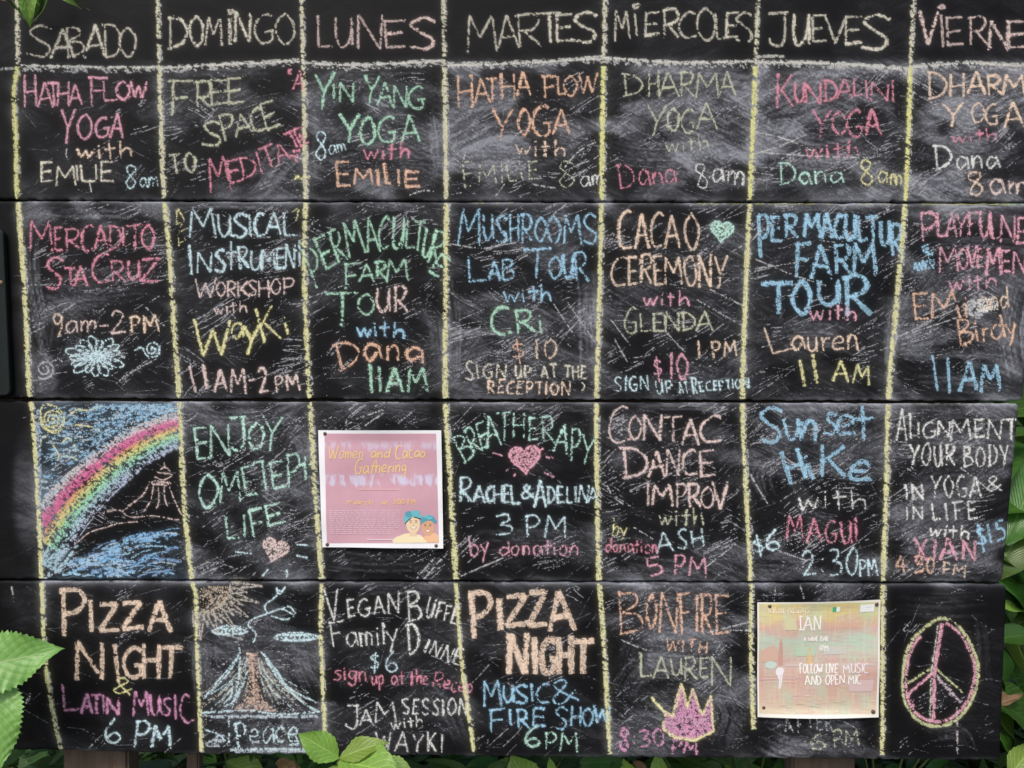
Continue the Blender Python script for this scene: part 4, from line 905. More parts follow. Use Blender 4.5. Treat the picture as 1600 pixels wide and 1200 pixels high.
def d_sea(ch):
    for i in range(120):
        t = rng.uniform(0, 1); x = 100 + t * 155 + rng.uniform(-10, 10); lo = np.interp(x, [90, 150, 210, 280], [888, 856, 838, 818])
        y = rng.uniform(lo, 902); a = rng.uniform(-.45, .1); L = rng.uniform(14, 40)
        if x < 88: continue
        x2 = min(x + L, 286)
        col = (C['blue'], (.25, .50, .78), (.22, .38, .62), (.46, .60, .72))[rng.integers(0, 4)]
        ch.stroke(spline([(x, y), ((x + x2) / 2, y + L * math.sin(a) * .5 - 2), (x2, min(905, y + L * math.sin(a)))]), rng.uniform(1.6, 4), col, rng.uniform(.45, .76))
    for q in ([(70, 905), (100, 885), (120, 870)], [(75, 900), (90, 870), (110, 850)], [(185, 905), (186, 890), (200, 897)]): ch.stroke(q, 4, (.45, .55, .66), .6)
drawing('chalk_sea', 2, d_sea, 'blue chalk waves at the foot of the volcano')
def d_sky(ch):
    for i in range(420):
        x = rng.uniform(60, 276); top = 634; bot = np.interp(x, [60, 90, 130, 170, 212, 250, 284], [800, 752, 718, 688, 664, 650, 642]); y = top + (bot - top) * rng.uniform(0, 1)
        a = rng.uniform(-.7, .3); L = rng.uniform(8, 26)
        P = np.array([(x, y), (x + L * math.cos(a), y + L * math.sin(a))])
        if P[1, 1] < 634 or P[1, 0] > 283: continue
        ch.stroke(P, rng.uniform(1.2, 3.4), ((.26, .46, .66), (.46, .56, .64), (.3, .52, .70))[i % 3], rng.uniform(.3, .6))
    ch.stroke([(150, 636), (270, 636)], 9, (.36, .56, .72), .6, dens=1); ch.stroke([(60, 640), (62, 800)], 7, (.36, .5, .66), .4)
    for i in range(16): ch.stroke([(62 + i * 2, 880 + i), (76 + i * 3, 858 + rng.uniform(-9, 9))], 3.4, (.40, .58, .66), .5)
drawing('chalk_sky', 2, d_sky, 'blue hatched chalk sky')
def d_volc2(ch):
    I = C['ice']
    for q in ([(320, 1088), (345, 1065), (365, 1040), (375, 1018)], [(375, 1015), (374, 1050), (366, 1092), (350, 1104)], [(408, 1018), (430, 1045), (452, 1075), (495, 1098)], [(412, 1022), (436, 1060), (470, 1095), (497, 1112)], [(335, 1070), (356, 1046), (372, 1026)], [(374, 1012), (375, 1024)],
              [(314, 1114), (345, 1112), (390, 1110), (440, 1116), (500, 1112)], [(362, 1060), (362, 1085), (350, 1100)]):
        ch.stroke(spline(q), 3.2, I, .68)
    for i in range(46):   # ribs on the flanks
        t = rng.uniform(0, 1); s = rng.choice([-1, 1]); x0 = 397 + s * (6 + 14 * t); x1 = 397 + s * (14 + 80 * t)
        y0 = rng.uniform(1022, 1055); y1 = rng.uniform(1080, 1112)
        ch.stroke(spline([(x0, y0), ((x0 * .62 + x1 * .38), (y0 + y1) / 2), (x1, y1)]), 1.8, ((.45, .42, .38), (.5, .5, .42), I)[i % 3], .5)
    ch.fill([(386, 1020), (404, 1020), (404, 1070), (412, 1095), (434, 1112), (362, 1112), (384, 1092), (390, 1070)], (.58, .42, .34), .46)
    ch.stroke([(395, 1022), (397, 1100)], 4, (.64, .46, .36), .62); ch.stroke([(384, 1020), (404, 1026)], 3, C['peach'], .6)
    for i in range(16): x = 318 + i * 11; ch.stroke([(x, 1118 + (i % 3)), (x + 13, 1120)], 4.5, (.5, .58, .64), .62)
    for q in ([(358, 1122), (358, 1160)], [(462, 1150), (466, 1162), (452, 1163)], [(320, 1140), (345, 1150), (356, 1165)], [(360, 1172), (420, 1170), (500, 1172)]): ch.stroke(spline(q), 3, I, .6)
    ch.stroke([(360, 1172), (495, 1172)], 8, (.5, .58, .64), .55)
    for i in range(9): ch.stroke(loops(322 + i * 3, 1165, 345, 1150, 2, 6, 3), 1.5, (.5, .56, .62), .5)
drawing('chalk_volcano', 3, d_volc2, 'light blue chalk volcano with orange lava above the word peace')
def d_sun2(ch):
    for i in range(13):
        a = math.radians(-8 + i * 9); r0, r1 = 44, 44 + 22 + 20 * (i % 2)
        p = np.array([315 + r0 * math.cos(a), 914 + r0 * math.sin(a) * .95]); q = np.array([315 + r1 * 1.1 * math.cos(a), 914 + r1 * math.sin(a)])
        n = np.array([-math.sin(a), math.cos(a)]) * 6
        if q[0] > 412: q[0] = 412
        ch.stroke([p - n, q, p + n], 2.4, (.50, .46, .41), .72)
        ch.fill([p - n, q, p + n], (.38, .35, .31), .24)
    ch.stroke(arc(315, 914, 44, 42, 2, 92), 2.6, (.58, .46, .34), .7); ch.fill([(312, 915), (358, 915), (352, 940), (335, 954), (314, 958)], (.48, .42, .34), .3)
    for i in range(12): ch.stroke(arc(315, 914, 10 + i * 3, 9 + i * 3, 5, 88), 1.5, (.5, .4, .3), .5)
drawing('chalk_sun', 3, d_sun2, 'brownish chalk sun in the corner above the volcano')
def cloud_d(cx, cy, w, h):
    def f(ch):
        ch.stroke(loops(cx - w * .35, cy, cx + w * .35, cy, 7, w * .14, h * .4), 2.4, C['ice'], .66)
        ch.stroke(spline([(cx - w * .5, cy + 1), (cx - w * .2, cy - h * .6), (cx + w * .2, cy - h * .6), (cx + w * .5, cy), (cx, cy + h * .5), (cx - w * .5, cy + 1)]), 3, C['ice'], .6)
    return f
drawing('chalk_cloud', 3, cloud_d(360, 986, 58, 12), 'light blue chalk cloud left of the smoke')
drawing('chalk_cloud', 3, cloud_d(463, 996, 70, 11), 'light blue chalk cloud right of the smoke')
drawing('chalk_smoke', 3, lambda ch: [ch.stroke(spline(q), 2.4, C['ice'], .86) for q in ([(396, 1004), (400, 990), (388, 976), (398, 966), (420, 958), (440, 952), (460, 962), (444, 968), (424, 962)], [(417, 958), (414, 946), (426, 936), (434, 928), (432, 918)], [(430, 918), (440, 924), (446, 916), (438, 928), (432, 922)], [(440, 952), (452, 948), (462, 958)])] or
        ch.stroke(loops(464, 988, 470, 976, 3, 4, 4), 2, C['ice'], .6), 'thin light blue chalk smoke and bird above the volcano')
def d_crown(ch):
    out = [(1018, 1090), (1036, 1110), (1052, 1120), (1056, 1095), (1065, 1068), (1072, 1098), (1074, 1108), (1082, 1076), (1092, 1105), (1098, 1118), (1111, 1087), (1113, 1125), (1115, 1142), (1085, 1156), (1055, 1152), (1036, 1138), (1040, 1115), (1018, 1090)]
    ch.fill(out, C['magenta'], .66); ch.fill(out, (.66, .34, .48), .4)
    ch.stroke(out, 4.2, C['yellow'], .78); ch.stroke(out[12:16], 6, C['yellow'], .75); ch.stroke([(1052, 1118), (1066, 1072)], 5, C['yellow'], .6)
drawing('chalk_crown', 3, d_crown, 'magenta chalk crown with yellow outline')
def d_peace(ch):
    egg = spline([(1470, 966), (1440, 985), (1420, 1010), (1411, 1050), (1412, 1090), (1428, 1120), (1455, 1134), (1485, 1130), (1510, 1108), (1525, 1075), (1528, 1040), (1516, 1005), (1494, 976), (1470, 966)], 12)
    cen = np.array([1468, 1052]); inn = cen + (egg - cen) * .915
    ch.stroke(egg, 5, (.62, .64, .36), .72, rope=True); ch.stroke(inn[14:-4], 5, C['pink'], .76)
    ch.stroke([(1472, 974), (1460, 1048), (1458, 1128)], 6, C['pink'], .82); ch.stroke([(1466, 976), (1455, 1050), (1453, 1128)], 3, (.6, .62, .5), .5)
    ch.stroke([(1456, 1052), (1418, 1086)], 5, C['pink'], .78); ch.stroke([(1452, 1046), (1418, 1068)], 3, (.62, .64, .36), .7); ch.stroke([(1418, 1086), (1428, 1104)], 4, C['pink'], .7)
    ch.stroke([(1462, 1056), (1502, 1098)], 6, (.62, .5, .56), .62); ch.stroke([(1464, 1046), (1504, 1082)], 3, (.62, .64, .36), .62)
    ch.stroke([(1495, 1105), (1496, 1180)], 3, (.5, .46, .46), .4)
drawing('chalk_peace_sign', 3, d_peace, 'egg shaped peace sign in pink and yellow chalk')
drawing('chalk_scribble', 1, lambda ch: (ch.stroke(zig(1444, 384, 1456, 400, 9, 7), 3.4, C['blue'], .6), ch.stroke(zig(1428, 416, 1460, 412, 12, 8), 3.4, C['blue'], .64)), 'blue chalk scribble')
drawing('chalk_scribble', 1, lambda ch: (ch.stroke(loops(1518, 480, 1530, 486, 5, 10, 12), 3, C['grey'], .55), ch.stroke(loops(1530, 476, 1550, 478, 5, 9, 10), 2.4, C['white'], .5)), 'white chalk scribble over an erased word')
drawing('chalk_scribble', 0, lambda ch: (ch.stroke(zig(458, 250, 478, 205, 12, 8), 3, C['rose'], .5), ch.stroke(zig(460, 278, 486, 276, 6, 3), 4, C['yellow'], .6)), 'rose chalk scribble at the cell edge')

# loose scratches: nobody could count them
SCR = [[6, 24, 16, 26, 20, 34, 26], [46, 52, 40, 50, 40, 34, 44], [22, 58, 34, 22, 52, 52, 46], [6, 26, 16, 16, 34, 22, 9]]
for r in range(4):
    ch = Chalk()
    y0, y1 = (118, 304) if r == 0 else (rowy[r] + 8, rowy[r + 1] - 8)
    for c in range(7):
        for j in range(int(SCR[r][c] * 1.05)):
            cy = rng.uniform(y0, y1); xa = np.interp(cy, [p[1] for p in VL[c]], [p[0] for p in VL[c]]) + 12
            xb = (np.interp(cy, [p[1] for p in VL[c + 1]], [p[0] for p in VL[c + 1]]) if c < 6 else (1600 if r == 0 else 1560)) - 14
            cx = rng.uniform(xa, xb); base = rng.choice([-28, -22, -35, -12, 32, -45, 5], p=[.28, .22, .15, .12, .08, .1, .05])
            nn = rng.integers(1, 7); sp = rng.uniform(2.5, 7); L0 = rng.gamma(2.2, 11) + 5
            w = rng.uniform(.7, 1.7); pr = rng.uniform(.38, .80) * (.8 if r == 3 else 1)
            for q in range(nn):
                a = math.radians(base + rng.normal(0, 5)); L = L0 * rng.uniform(.4, 1.2)
                ox = cx + rng.normal(0, 7); oy = cy + (q - nn / 2) * sp + rng.normal(0, 1.5)
                p0 = np.array([ox - L / 2 * math.cos(a), oy - L / 2 * math.sin(a)]); p2 = np.array([ox + L / 2 * math.cos(a), oy + L / 2 * math.sin(a)])
                p1 = (p0 + p2) / 2 + rng.normal(0, L * .03, 2)
                P = spline([p0, p1, p2], 6); P = P[(P[:, 1] > y0 - 6) & (P[:, 1] < y1 + 6) & (P[:, 0] > xa - 8) & (P[:, 0] < xb + 22)]
                if len(P) > 2: ch.stroke(P, w, (.50, .50, .54), pr, dens=1.1, size=.52)
    # fine criss-cross left by the side of the chalk and by sleeves
    nb = 2600 if r == 0 else 6800; X = rng.uniform(40, 1590, nb); Y = rng.uniform(y0, y1, nb)
    kp = (rng.uniform(0, 1, nb) < np.clip(samp(lev, X, Y) * (.35 + .9 * samp(patch, X, Y)), .03, 1)) & (X < (1600 if r == 0 else 1552)); X = X[kp]; Y = Y[kp]
    ang = np.where(samp(sel, X, Y) < .5, -.45, .15) + rng.normal(0, .35, len(X)); LL = rng.gamma(2.5, 7, len(X)) + 4
    base_c = rng.uniform(.25, .8, len(X))
    for x_, y_, a_, l_, p_ in zip(X, Y, ang, LL, base_c):
        m_ = int(l_ * 1.7); t_ = rng.uniform(-.5, .5, m_); px_ = x_ + t_ * l_ * math.cos(a_); py_ = y_ + t_ * l_ * math.sin(a_) + rng.normal(0, .25, m_)
        k_ = samp(T_GRAIN, px_, py_) < p_ + .08
        if k_.any(): ch.add(px_[k_], py_[k_], .40, (.30, .31, .35), .25)
    # chalk specks
    n = 1300
    x = rng.uniform(40, 1590, n); y = rng.uniform(y0, y1, n); keep = rng.uniform(0, 1, n) < np.clip(samp(lev, x, y) * 1.4, .08, .9)
    keep &= x < (1600 if r == 0 else 1556)
    ch.add(x[keep], y[keep], rng.uniform(.35, .8, keep.sum()), (.42, .42, .44), .3)
    cchild(ch, 'chalk_scratches', r, kind='stuff')
def lines(k, segs, col, w, p, name='chalk_scratch'):
    ch = Chalk()
    for q in segs: ch.stroke(spline(q), w, col, p)
    cchild(ch, name, k, kind='stuff')
lines(1, [[(865, 475), (895, 520)], [(885, 470), (930, 535)], [(1088, 468), (1165, 512)], [(1110, 452), (1165, 480)], [(955, 500), (985, 540)], [(960, 530), (980, 565)], [(1040, 518), (1070, 550)], [(695, 380), (760, 388), (800, 372)], [(1180, 405), (1240, 430), (1290, 446)], [(1180, 420), (1260, 408)],
          [(228, 480), (256, 510)], [(112, 440), (130, 425), (135, 418)], [(200, 585), (245, 560)], [(180, 600), (250, 548)], [(1430, 498), (1500, 470)], [(1432, 510), (1510, 476)], [(1425, 520), (1520, 488)], [(470, 470), (520, 452), (545, 444)]], (.52, .52, .54), 2, .6)
lines(2, [[(1172, 740), (1186, 765), (1200, 788)], [(946, 756), (958, 775), (974, 788)], [(990, 824), (1020, 842)], [(1100, 888), (1150, 850)], [(650, 905), (680, 870)], [(662, 905), (700, 862)], [(1500, 730), (1545, 765)], [(720, 900), (790, 870)], [(1215, 860), (1260, 876)], [(540, 672), (542, 655)], [(556, 655), (600, 640)], [(570, 665), (600, 645)]], (.56, .56, .58), 2.2, .66)
lines(0, [[(882, 262), (905, 236), (935, 220)], [(775, 306), (790, 286)], [(830, 288), (880, 296)], [(1180, 240), (1220, 228), (1260, 210)], [(1180, 206), (1230, 218), (1290, 246)], [(460, 245), (476, 250)], [(1185, 238), (1290, 245), (1360, 246)], [(725, 250), (727, 236)], [(105, 232), (103, 240), (106, 250)], [(140, 285), (143, 300)], [(640, 305), (660, 298), (678, 299)]], (.62, .62, .62), 2, .66)
lines(3, [[(970, 1000), (1010, 1016)], [(1100, 990), (1170, 972)], [(1140, 985), (1180, 985)], [(1210, 940), (1211, 918)], [(1256, 935), (1250, 915)], [(45, 1095), (48, 1080)], [(40, 1100), (44, 1090)], [(330, 985), (380, 1000)], [(18, 915), (22, 940)]], (.55, .55, .56), 2.2, .6)

# pigment rubbed into the board beneath and around the strokes
def gauss(a, sg):
    g_ = np.exp(-2 * math.pi ** 2 * ((fx * sg) ** 2 + (fy * sg) ** 2)); return np.maximum(np.fft.irfft2(np.fft.rfft2(a) * g_, s=(FH, FW)), 0)
DUST_SHEEN = np.clip(DUST_SHEEN, 0, 3)
wsum = DUST_SHEEN.copy(); csum = TINT * DUST_SHEEN[..., None]
for sg, gain, mx in ((1.0, .68, .8), (5.5, .14, .10)):
    h_ = gauss(HZ, sg) + 1e-5; a_ = np.clip(h_ * gain, 0, mx)
    c_ = np.stack([gauss(HZC[..., i], sg) for i in range(3)], -1) / h_[..., None]
    if sg < 2: a_ = a_ * np.clip(h_ * 4, 0, 1)
    wsum += a_; csum += np.clip(c_, 0, .9) * a_[..., None]
DUST_SHEEN = wsum; TINT = csum / np.maximum(wsum, 1e-4)[..., None]
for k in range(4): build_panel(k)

# backing
def boxobj(name, parent, mat, x0, x1, y0, y1, z0, z1, b=.002, **k):
    V, F = box_vf(x0, x1, y0, y1, z0, z1, b); return child(name, py_mesh(name, V, F, mat), parent, **k)
for py in (315, 627, 910, 60, 1100):
    z = ZC + (600 - py) * S
    boxobj('rail', board, M_BATTEN, bx(-130, 0).x, bx(1540, 0).x, .022, .05, z - .03, z + .03)
for px in (-60, 132, 500, 900, 1275, 1480):
    if px in (132, 1275): continue
    x = bx(px, 0).x; boxobj('batten', board, M_BATTEN, x - .03, x + .03, .052, .09, ZC + (600 - 1165) * S, ZC + (600 + 60) * S)
boxobj('post', board, M_POST, bx(78, 0).x, bx(183, 0).x, .052, .115, -.05, ZC + 1.0, .006, label='broad weathered wooden post under the left end of the board')
boxobj('post', board, M_POST, bx(272, 0).x, bx(292, 0).x, .07, .10, -.05, .9, .004, label='thin wooden post')
boxobj('post', board, M_POST, bx(1250, 0).x, bx(1352, 0).x, .052, .115, -.05, ZC + 1.0, .006, label='broad weathered wooden post under the right end of the board')

# ---------------------------------------------------------------- small dark sign at the left edge
def rounded_plate(name, parent, mat, x0, x1, y0, y1, r, yf, yb, sl=0.0, **k):
    P = []
    for cx, cy, a0 in ((x1 - r, y0 + r, -90), (x1 - r, y1 - r, 0), (x0 + r, y1 - r, 90), (x0 + r, y0 + r, 180)):
        for i in range(7):
            a = math.radians(a0 + i * 15); P.append((cx + r * math.cos(a) + sl * (cy + r * math.sin(a) - y0), cy + r * math.sin(a)))
    n = len(P); cx = sum(p[0] for p in P) / n; cy = sum(p[1] for p in P) / n
    ins = [(p[0] + (cx - p[0]) * .012, p[1] + (cy - p[1]) * .012) for p in P]
    V = [bx(*p, yf) for p in ins] + [bx(*p, yf + .0015) for p in P] + [bx(*p, yb) for p in P]
    F = [tuple(range(n))[::-1]] + [(i, (i + 1) % n, n + (i + 1) % n, n + i)[::-1] for i in range(n)] + [(n + i, n + (i + 1) % n, 2 * n + (i + 1) % n, 2 * n + i)[::-1] for i in range(n)] + [tuple(range(2 * n, 3 * n))]
    return child(name, py_mesh(name, V, F, mat), parent, **k)
sign = empty('small_sign', bx(-60, 620, -.02), label='dark green grey plate with rounded corners at the left edge of the chalkboard', cat='sign')
M_SIGN = mat_plain('dark_green_plate', (.007, .011, .010), .6, .2, .3, 12)
bpy.context.view_layer.update()
rounded_plate('plate', sign, M_SIGN, -145, 11, 360, 618, 9, -.016, -.004, sl=.045)
def disc(name, parent, mat, px, py, y, r, hgt, **k):
    V = []; F = []; c = bx(px, py, y)
    prof = [(0, hgt), (.5, hgt * .93), (.85, hgt * .6), (1, hgt * .15), (1, 0)]
    n = 14
    for q, hh in prof:
        for i in range(n):
            a = 2 * math.pi * i / n; V.append(c + Vector((r * q * math.cos(a), -hh, r * q * math.sin(a))))
    for j in range(len(prof) - 1):
        for i in range(n): F.append((j * n + i, j * n + (i + 1) % n, (j + 1) * n + (i + 1) % n, (j + 1) * n + i))
    return child(name, py_mesh(name, V, F, mat, True), parent, **k)
disc('screw', sign, mat_plain('rusty_screw', (.2, .12, .06), .6, .4, .3, 500), 8, 443, -.016, .0055, .003)
Vb, Fb = [bx(-9, 560, -.0175), bx(1.5, 546, -.0175), bx(3.5, 590, -.0175), bx(-9, 592, -.0175)], [(0, 3, 2, 1)]
child('printed_mark', py_mesh('printed_mark', Vb, Fb, mat_plain('lime_print', (.42, .5, .18), .5)), sign)

# ---------------------------------------------------------------- posters
def paper_sheet(corners, name, parent, mat, y_fn, nu=36, nv=36, inset=0, colors=None, off=0):
    """corners TL TR BR BL"""
    TL, TR, BR, BL = [np.array(c, float) for c in corners]
    V = []; uvs = []
    for j in range(nv + 1):
        for i in range(nu + 1):
            u = inset + (1 - 2 * inset) * i / nu; v = inset + (1 - 2 * inset) * j / nv
            p = (TL * (1 - u) + TR * u) * (1 - v) + (BL * (1 - u) + BR * u) * v
            V.append(bx(p[0], p[1], y_fn(u, v) + off)); uvs.append((u, 1 - v))
    F = [(j * (nu + 1) + i, (j + 1) * (nu + 1) + i, (j + 1) * (nu + 1) + i + 1, j * (nu + 1) + i + 1) for j in range(nv) for i in range(nu)]
    me = py_mesh(name, V, F, mat, True)
    uv = me.uv_layers.new(name='uv')
    for l in me.loops: uv.data[l.index].uv = uvs[l.vertex_index]
    o = child(name, me, parent)
    return o
def pos_fn(corners, y_fn):
    TL, TR, BR, BL = [np.array(c, float) for c in corners]
    def f(u, v, off=0):
        p = (TL * (1 - u) + TR * u) * (1 - v) + (BL * (1 - u) + BR * u) * v
        return bx(p[0], p[1], y_fn(u, v) + off)
    return f
class Print:
    """flat ink shapes laid on a sheet (u, v coordinates)"""
    def __init__(s, pf): s.pf = pf; s.V = []; s.F = []; s.C = []; s.lay = 0
    def poly(s, pts, col, z=None):
        z = -.0006 - .00003 * s.lay if z is None else z
        i = len(s.V); c = np.mean(pts, 0)
        for (u, v) in [c] + list(pts): s.V.append(s.pf(u, v, z)); s.C.append((*col, 1))
        n = len(pts)
        for k in range(n): s.F.append((i, i + 1 + k, i + 1 + (k + 1) % n))
        s.lay += 1
    def line(s, P, w, col, asp=1.0):
        P, L = resample(P, .012); z = -.0006 - .00003 * s.lay
        d = np.gradient(P, axis=0); d /= np.maximum(np.hypot(*d.T)[:, None], 1e-9); n = np.stack([-d[:, 1], d[:, 0]], 1) * w / 2
        i = len(s.V)
        for p, q in zip(P, n):
            for sg in (1, -1): s.V.append(s.pf(*(p + q * sg), z)); s.C.append((*col, 1))
        for k in range(len(P) - 1): a = i + 2 * k; s.F.append((a, a + 1, a + 3)); s.F.append((a, a + 3, a + 2))
        s.lay += .12
    def text(s, t, base, h, w, col, **k):
        for q in text_strokes(t, base, h, rs=random.Random(3), wob=k.get('wob', .02), gap=k.get('gap', .16), slant=k.get('slant', 0)): s.line(q, w, col)
    def ell(s, cx, cy, rx, ry, col, a0=0, a1=360, ang=0, n=20):
        t = np.radians(np.linspace(a0, a1, n, endpoint=(a1 - a0) < 360)); c, q = math.cos(ang), math.sin(ang)
        s.poly([(cx + rx * math.cos(a) * c - ry * math.sin(a) * q, cy + rx * math.cos(a) * q + ry * math.sin(a) * c) for a in t], col)
    def build(s, name, parent, **k):
        V = np.array([tuple(v) for v in s.V]); me = mesh_np(name, V, np.array(s.F), M_PRINT, colors=np.array(s.C)); return child(name, me, parent, **k)

M_PAPER = mat_plain('white_paper', (.80, .79, .82), .6, .3, .03, 60)
def mat_pink():
    t = NT('pink_printed_paper'); v = t.coords()
    n = t.noise(v, 22, 5); f = t.noise(v, 500, 3)
    c = t.mix(n, (.48, .25, .31), (.60, .35, .42)); c = t.mix(t.math('MULTIPLY', f, .3), c, (.70, .48, .54))
    uv = t.n('UVMap'); mp = t.n('Mapping'); mp.inputs['Scale'].default_value = (16, 3.2, 1); t.l(uv.outputs[0], mp.inputs[0])
    w = t.noise(mp.outputs[0], 1.3, 5, .65); sx = t.n('SeparateXYZ'); t.l(uv.outputs[0], sx.inputs[0])
    V_ = t.math('ADD', sx.outputs[1], t.math('MULTIPLY', t.math('SUBTRACT', w, .5), .22))
    def band(a, b, so):
        up = t.n('MapRange', interpolation_type='SMOOTHSTEP'); up.inputs[1].default_value = a; up.inputs[2].default_value = a + so; t.l(V_, up.inputs[0])
        dn = t.n('MapRange', interpolation_type='SMOOTHSTEP'); dn.inputs[1].default_value = b - so; dn.inputs[2].default_value = b; dn.inputs[3].default_value = 1; dn.inputs[4].default_value = 0; t.l(V_, dn.inputs[0])
        return t.math('MULTIPLY', up.outputs[0], dn.outputs[0])
    b1 = band(.525, .64, .02); b2 = band(.84, .96, .06)
    drip = t.ramp(w, [(.44, (0, 0, 0)), (.54, (1, 1, 1))])
    m = t.math('MULTIPLY', t.math('MAXIMUM', t.math('MULTIPLY', b1, .75), t.math('MULTIPLY', b2, .5)), drip)
    c = t.mix(m, c, (.60, .60, .76))
    t.l(c, t.b.inputs['Base Color']); t.b.inputs['Roughness'].default_value = .55; t.b.inputs['Specular IOR Level'].default_value = .35
    return t.m
P1C = [(498, 672), (690, 672), (693, 856), (505, 854)]
def y1(u, v): return -.0055 - .007 * max(0, .1 - v) * math.sin(u * 3.1) / .1 - .0025 * math.sin(u * 5 + v * 2.0) ** 2 - .002 * math.sin(v * 6.5 + u) ** 2 - .004 * max(0, v - .85) * math.sin(u * 3)
p1 = empty('event_poster', bx(597, 856, -.004), label='pink poster with white border and a pair of portraits, pinned in the third row', cat='poster', group='paper posters pinned on the chalkboard')
bpy.context.view_layer.update()
paper_sheet(P1C, 'paper', p1, M_PAPER, y1)
IC = [(508, 677), (682, 677), (686, 847), (512, 848)]
paper_sheet(IC, 'printed_picture', p1, mat_pink(), lambda u, v: y1(.06 + u * .9, .03 + v * .92), off=-.0004)
pf = pos_fn(IC, lambda u, v: y1(.06 + u * .9, .03 + v * .92) - .0004)
pr = Print(pf); gold = (.78, .55, .24)
pr.text('Women', [(.03, .235), (.34, .225)], (.14, .1), .009, gold, slant=.2); pr.text('and', [(.41, .225), (.57, .225)], .1, .011, gold, slant=.2)
pr.text('Cacao', [(.63, .235), (.89, .215)], (.14, .09), .011, gold, slant=.2); pr.text('Gathering', [(.26, .37), (.72, .35)], (.13, .11), .011, gold, slant=.2)
pr.text('March', [(.19, .645), (.42, .645)], .045, .008, (.78, .50, .22)); pr.text('at', [(.5, .645), (.55, .645)], .045, .008, (.78, .50, .22)); pr.text('3:00 PM', [(.6, .645), (.8, .645)], .045, .008, (.78, .50, .22))
for i in range(13):
    y = .70 + i * .0175; x = .03
    end = .66 if y < .86 else .6
    while x < end:
        w = rnd.uniform(.015, .05); pr.line([(x, y), (min(x + w, end), y)], .0045, (.80, .62, .70)); x += w + .012
pr.line([(.3, .51), (.66, .51)], .006, (.78, .5, .45)); pr.line([(.36, .965), (.6, .968)], .006, (.8, .7, .74))
pr.build('printed_text', p1)
pp = Print(pf)
# two smiling people with turquoise headwear, printed small
sk1, sk2 = (.80, .62, .42), (.66, .38, .24)
pp.poly([(.72, .999), (.60, .999), (.58, .975), (.62, .945), (.70, .915), (.74, .91), (.84, .93), (.88, .97), (.92, .999)], (.82, .70, .46))
pp.poly([(.86, .999), (.86, .95), (.90, .92), (.96, .91), (.999, .93), (.999, .999)], (.76, .46, .28))
pp.ell(.775, .83, .062, .085, sk1); pp.ell(.905, .86, .058, .08, sk2); pp.poly([(.745, .9), (.80, .9), (.81, .94), (.74, .94)], (.74, .56, .38))
tq, td = (.16, .48, .56), (.10, .34, .42)
pp.poly([(.70, .83), (.69, .76), (.73, .715), (.80, .71), (.855, .75), (.86, .79), (.82, .76), (.76, .765), (.72, .79)], tq); pp.ell(.74, .735, .035, .028, td); pp.ell(.80, .725, .04, .025, tq)
pp.poly([(.84, .83), (.85, .77), (.90, .745), (.96, .76), (.985, .80), (.98, .83), (.94, .80), (.88, .79)], td); pp.ell(.91, .765, .04, .022, tq)
for (cx, cy, s, dk) in ((.778, .83, 1, (.18, .1, .08)), (.905, .862, .92, (.14, .07, .05))):
    for sx in (-1, 1):
        pp.ell(cx + sx * .024 * s, cy - .02 * s, .009 * s, .005 * s, dk); pp.line([(cx + sx * .036 * s, cy - .035 * s), (cx + sx * .013 * s, cy - .037 * s)], .004, dk)
    pass; pp.line([(cx, cy - .015 * s), (cx - .006 * s, cy + .012 * s), (cx + .007 * s, cy + .014 * s)], .004, (.5, .3, .2))
    pp.poly([(cx - .027 * s, cy + .027 * s), (cx + .027 * s, cy + .025 * s), (cx + .014 * s, cy + .044 * s), (cx - .013 * s, cy + .045 * s)], (.85, .8, .76)); pp.line([(cx - .028 * s, cy + .027 * s), (cx, cy + .047 * s), (cx + .028 * s, cy + .025 * s)], .005, (.55, .2, .18))
pp.build('printed_portraits', p1, label='printed picture of a pair of smiling people with turquoise hair')
for (x, y) in ((509, 677.5), (682, 677), (512.5, 850), (682, 852)): disc('drawing_pin', p1, M_PIN, x, y, -.006, .0048, .0035)

def mat_collage():
    t = NT('faded_collage_print'); uv = t.n('UVMap')
    def m(sc, r=0):
        mp = t.n('Mapping'); mp.inputs['Scale'].default_value = sc; mp.inputs['Rotation'].default_value[2] = r; t.l(uv.outputs[0], mp.inputs[0]); return mp.outputs[0]
    sx = t.n('SeparateXYZ'); t.l(uv.outputs[0], sx.inputs[0]); V_ = sx.outputs[1]
    wv = t.math('ADD', V_, t.math('MULTIPLY', t.math('SUBTRACT', t.noise(m((3, 6, 1)), 1.3, 4), .5), .28))
    base = t.ramp(wv, [(.0, (.68, .58, .42)), (.15, (.62, .44, .34)), (.32, (.55, .34, .28)), (.42, (.60, .40, .34)), (.55, (.56, .52, .42)), (.66, (.50, .58, .48)), (.78, (.64, .40, .32)), (.88, (.68, .56, .26)), (1, (.70, .60, .24))])
    patch = t.ramp(t.noise(m((5, 3, 1), .3), 1.0, 3), [(.45, (0, 0, 0)), (.6, (1, 1, 1))])
    c = t.mix(t.math('MULTIPLY', patch, .45), base, (.42, .62, .46))
    p2 = t.ramp(t.noise(m((3, 12, 1), .05), 1.4, 4), [(.5, (0, 0, 0)), (.6, (1, 1, 1))])
    c = t.mix(t.math('MULTIPLY', p2, .4), c, (.62, .42, .42))
    st = t.ramp(t.noise(m((8, 60, 1)), 1.0, 3), [(.5, (0, 0, 0)), (.62, (1, 1, 1))])
    c = t.mix(t.math('MULTIPLY', st, .25), c, (.42, .28, .24))
    vst = t.ramp(t.noise(m((40, 4, 1)), 1.0, 3), [(.52, (0, 0, 0)), (.64, (1, 1, 1))])
    c = t.mix(t.math('MULTIPLY', vst, .22), c, (.74, .70, .58))
    t.l(c, t.b.inputs['Base Color']); t.b.inputs['Roughness'].default_value = .3; t.b.inputs['Specular IOR Level'].default_value = .5
    return t.m
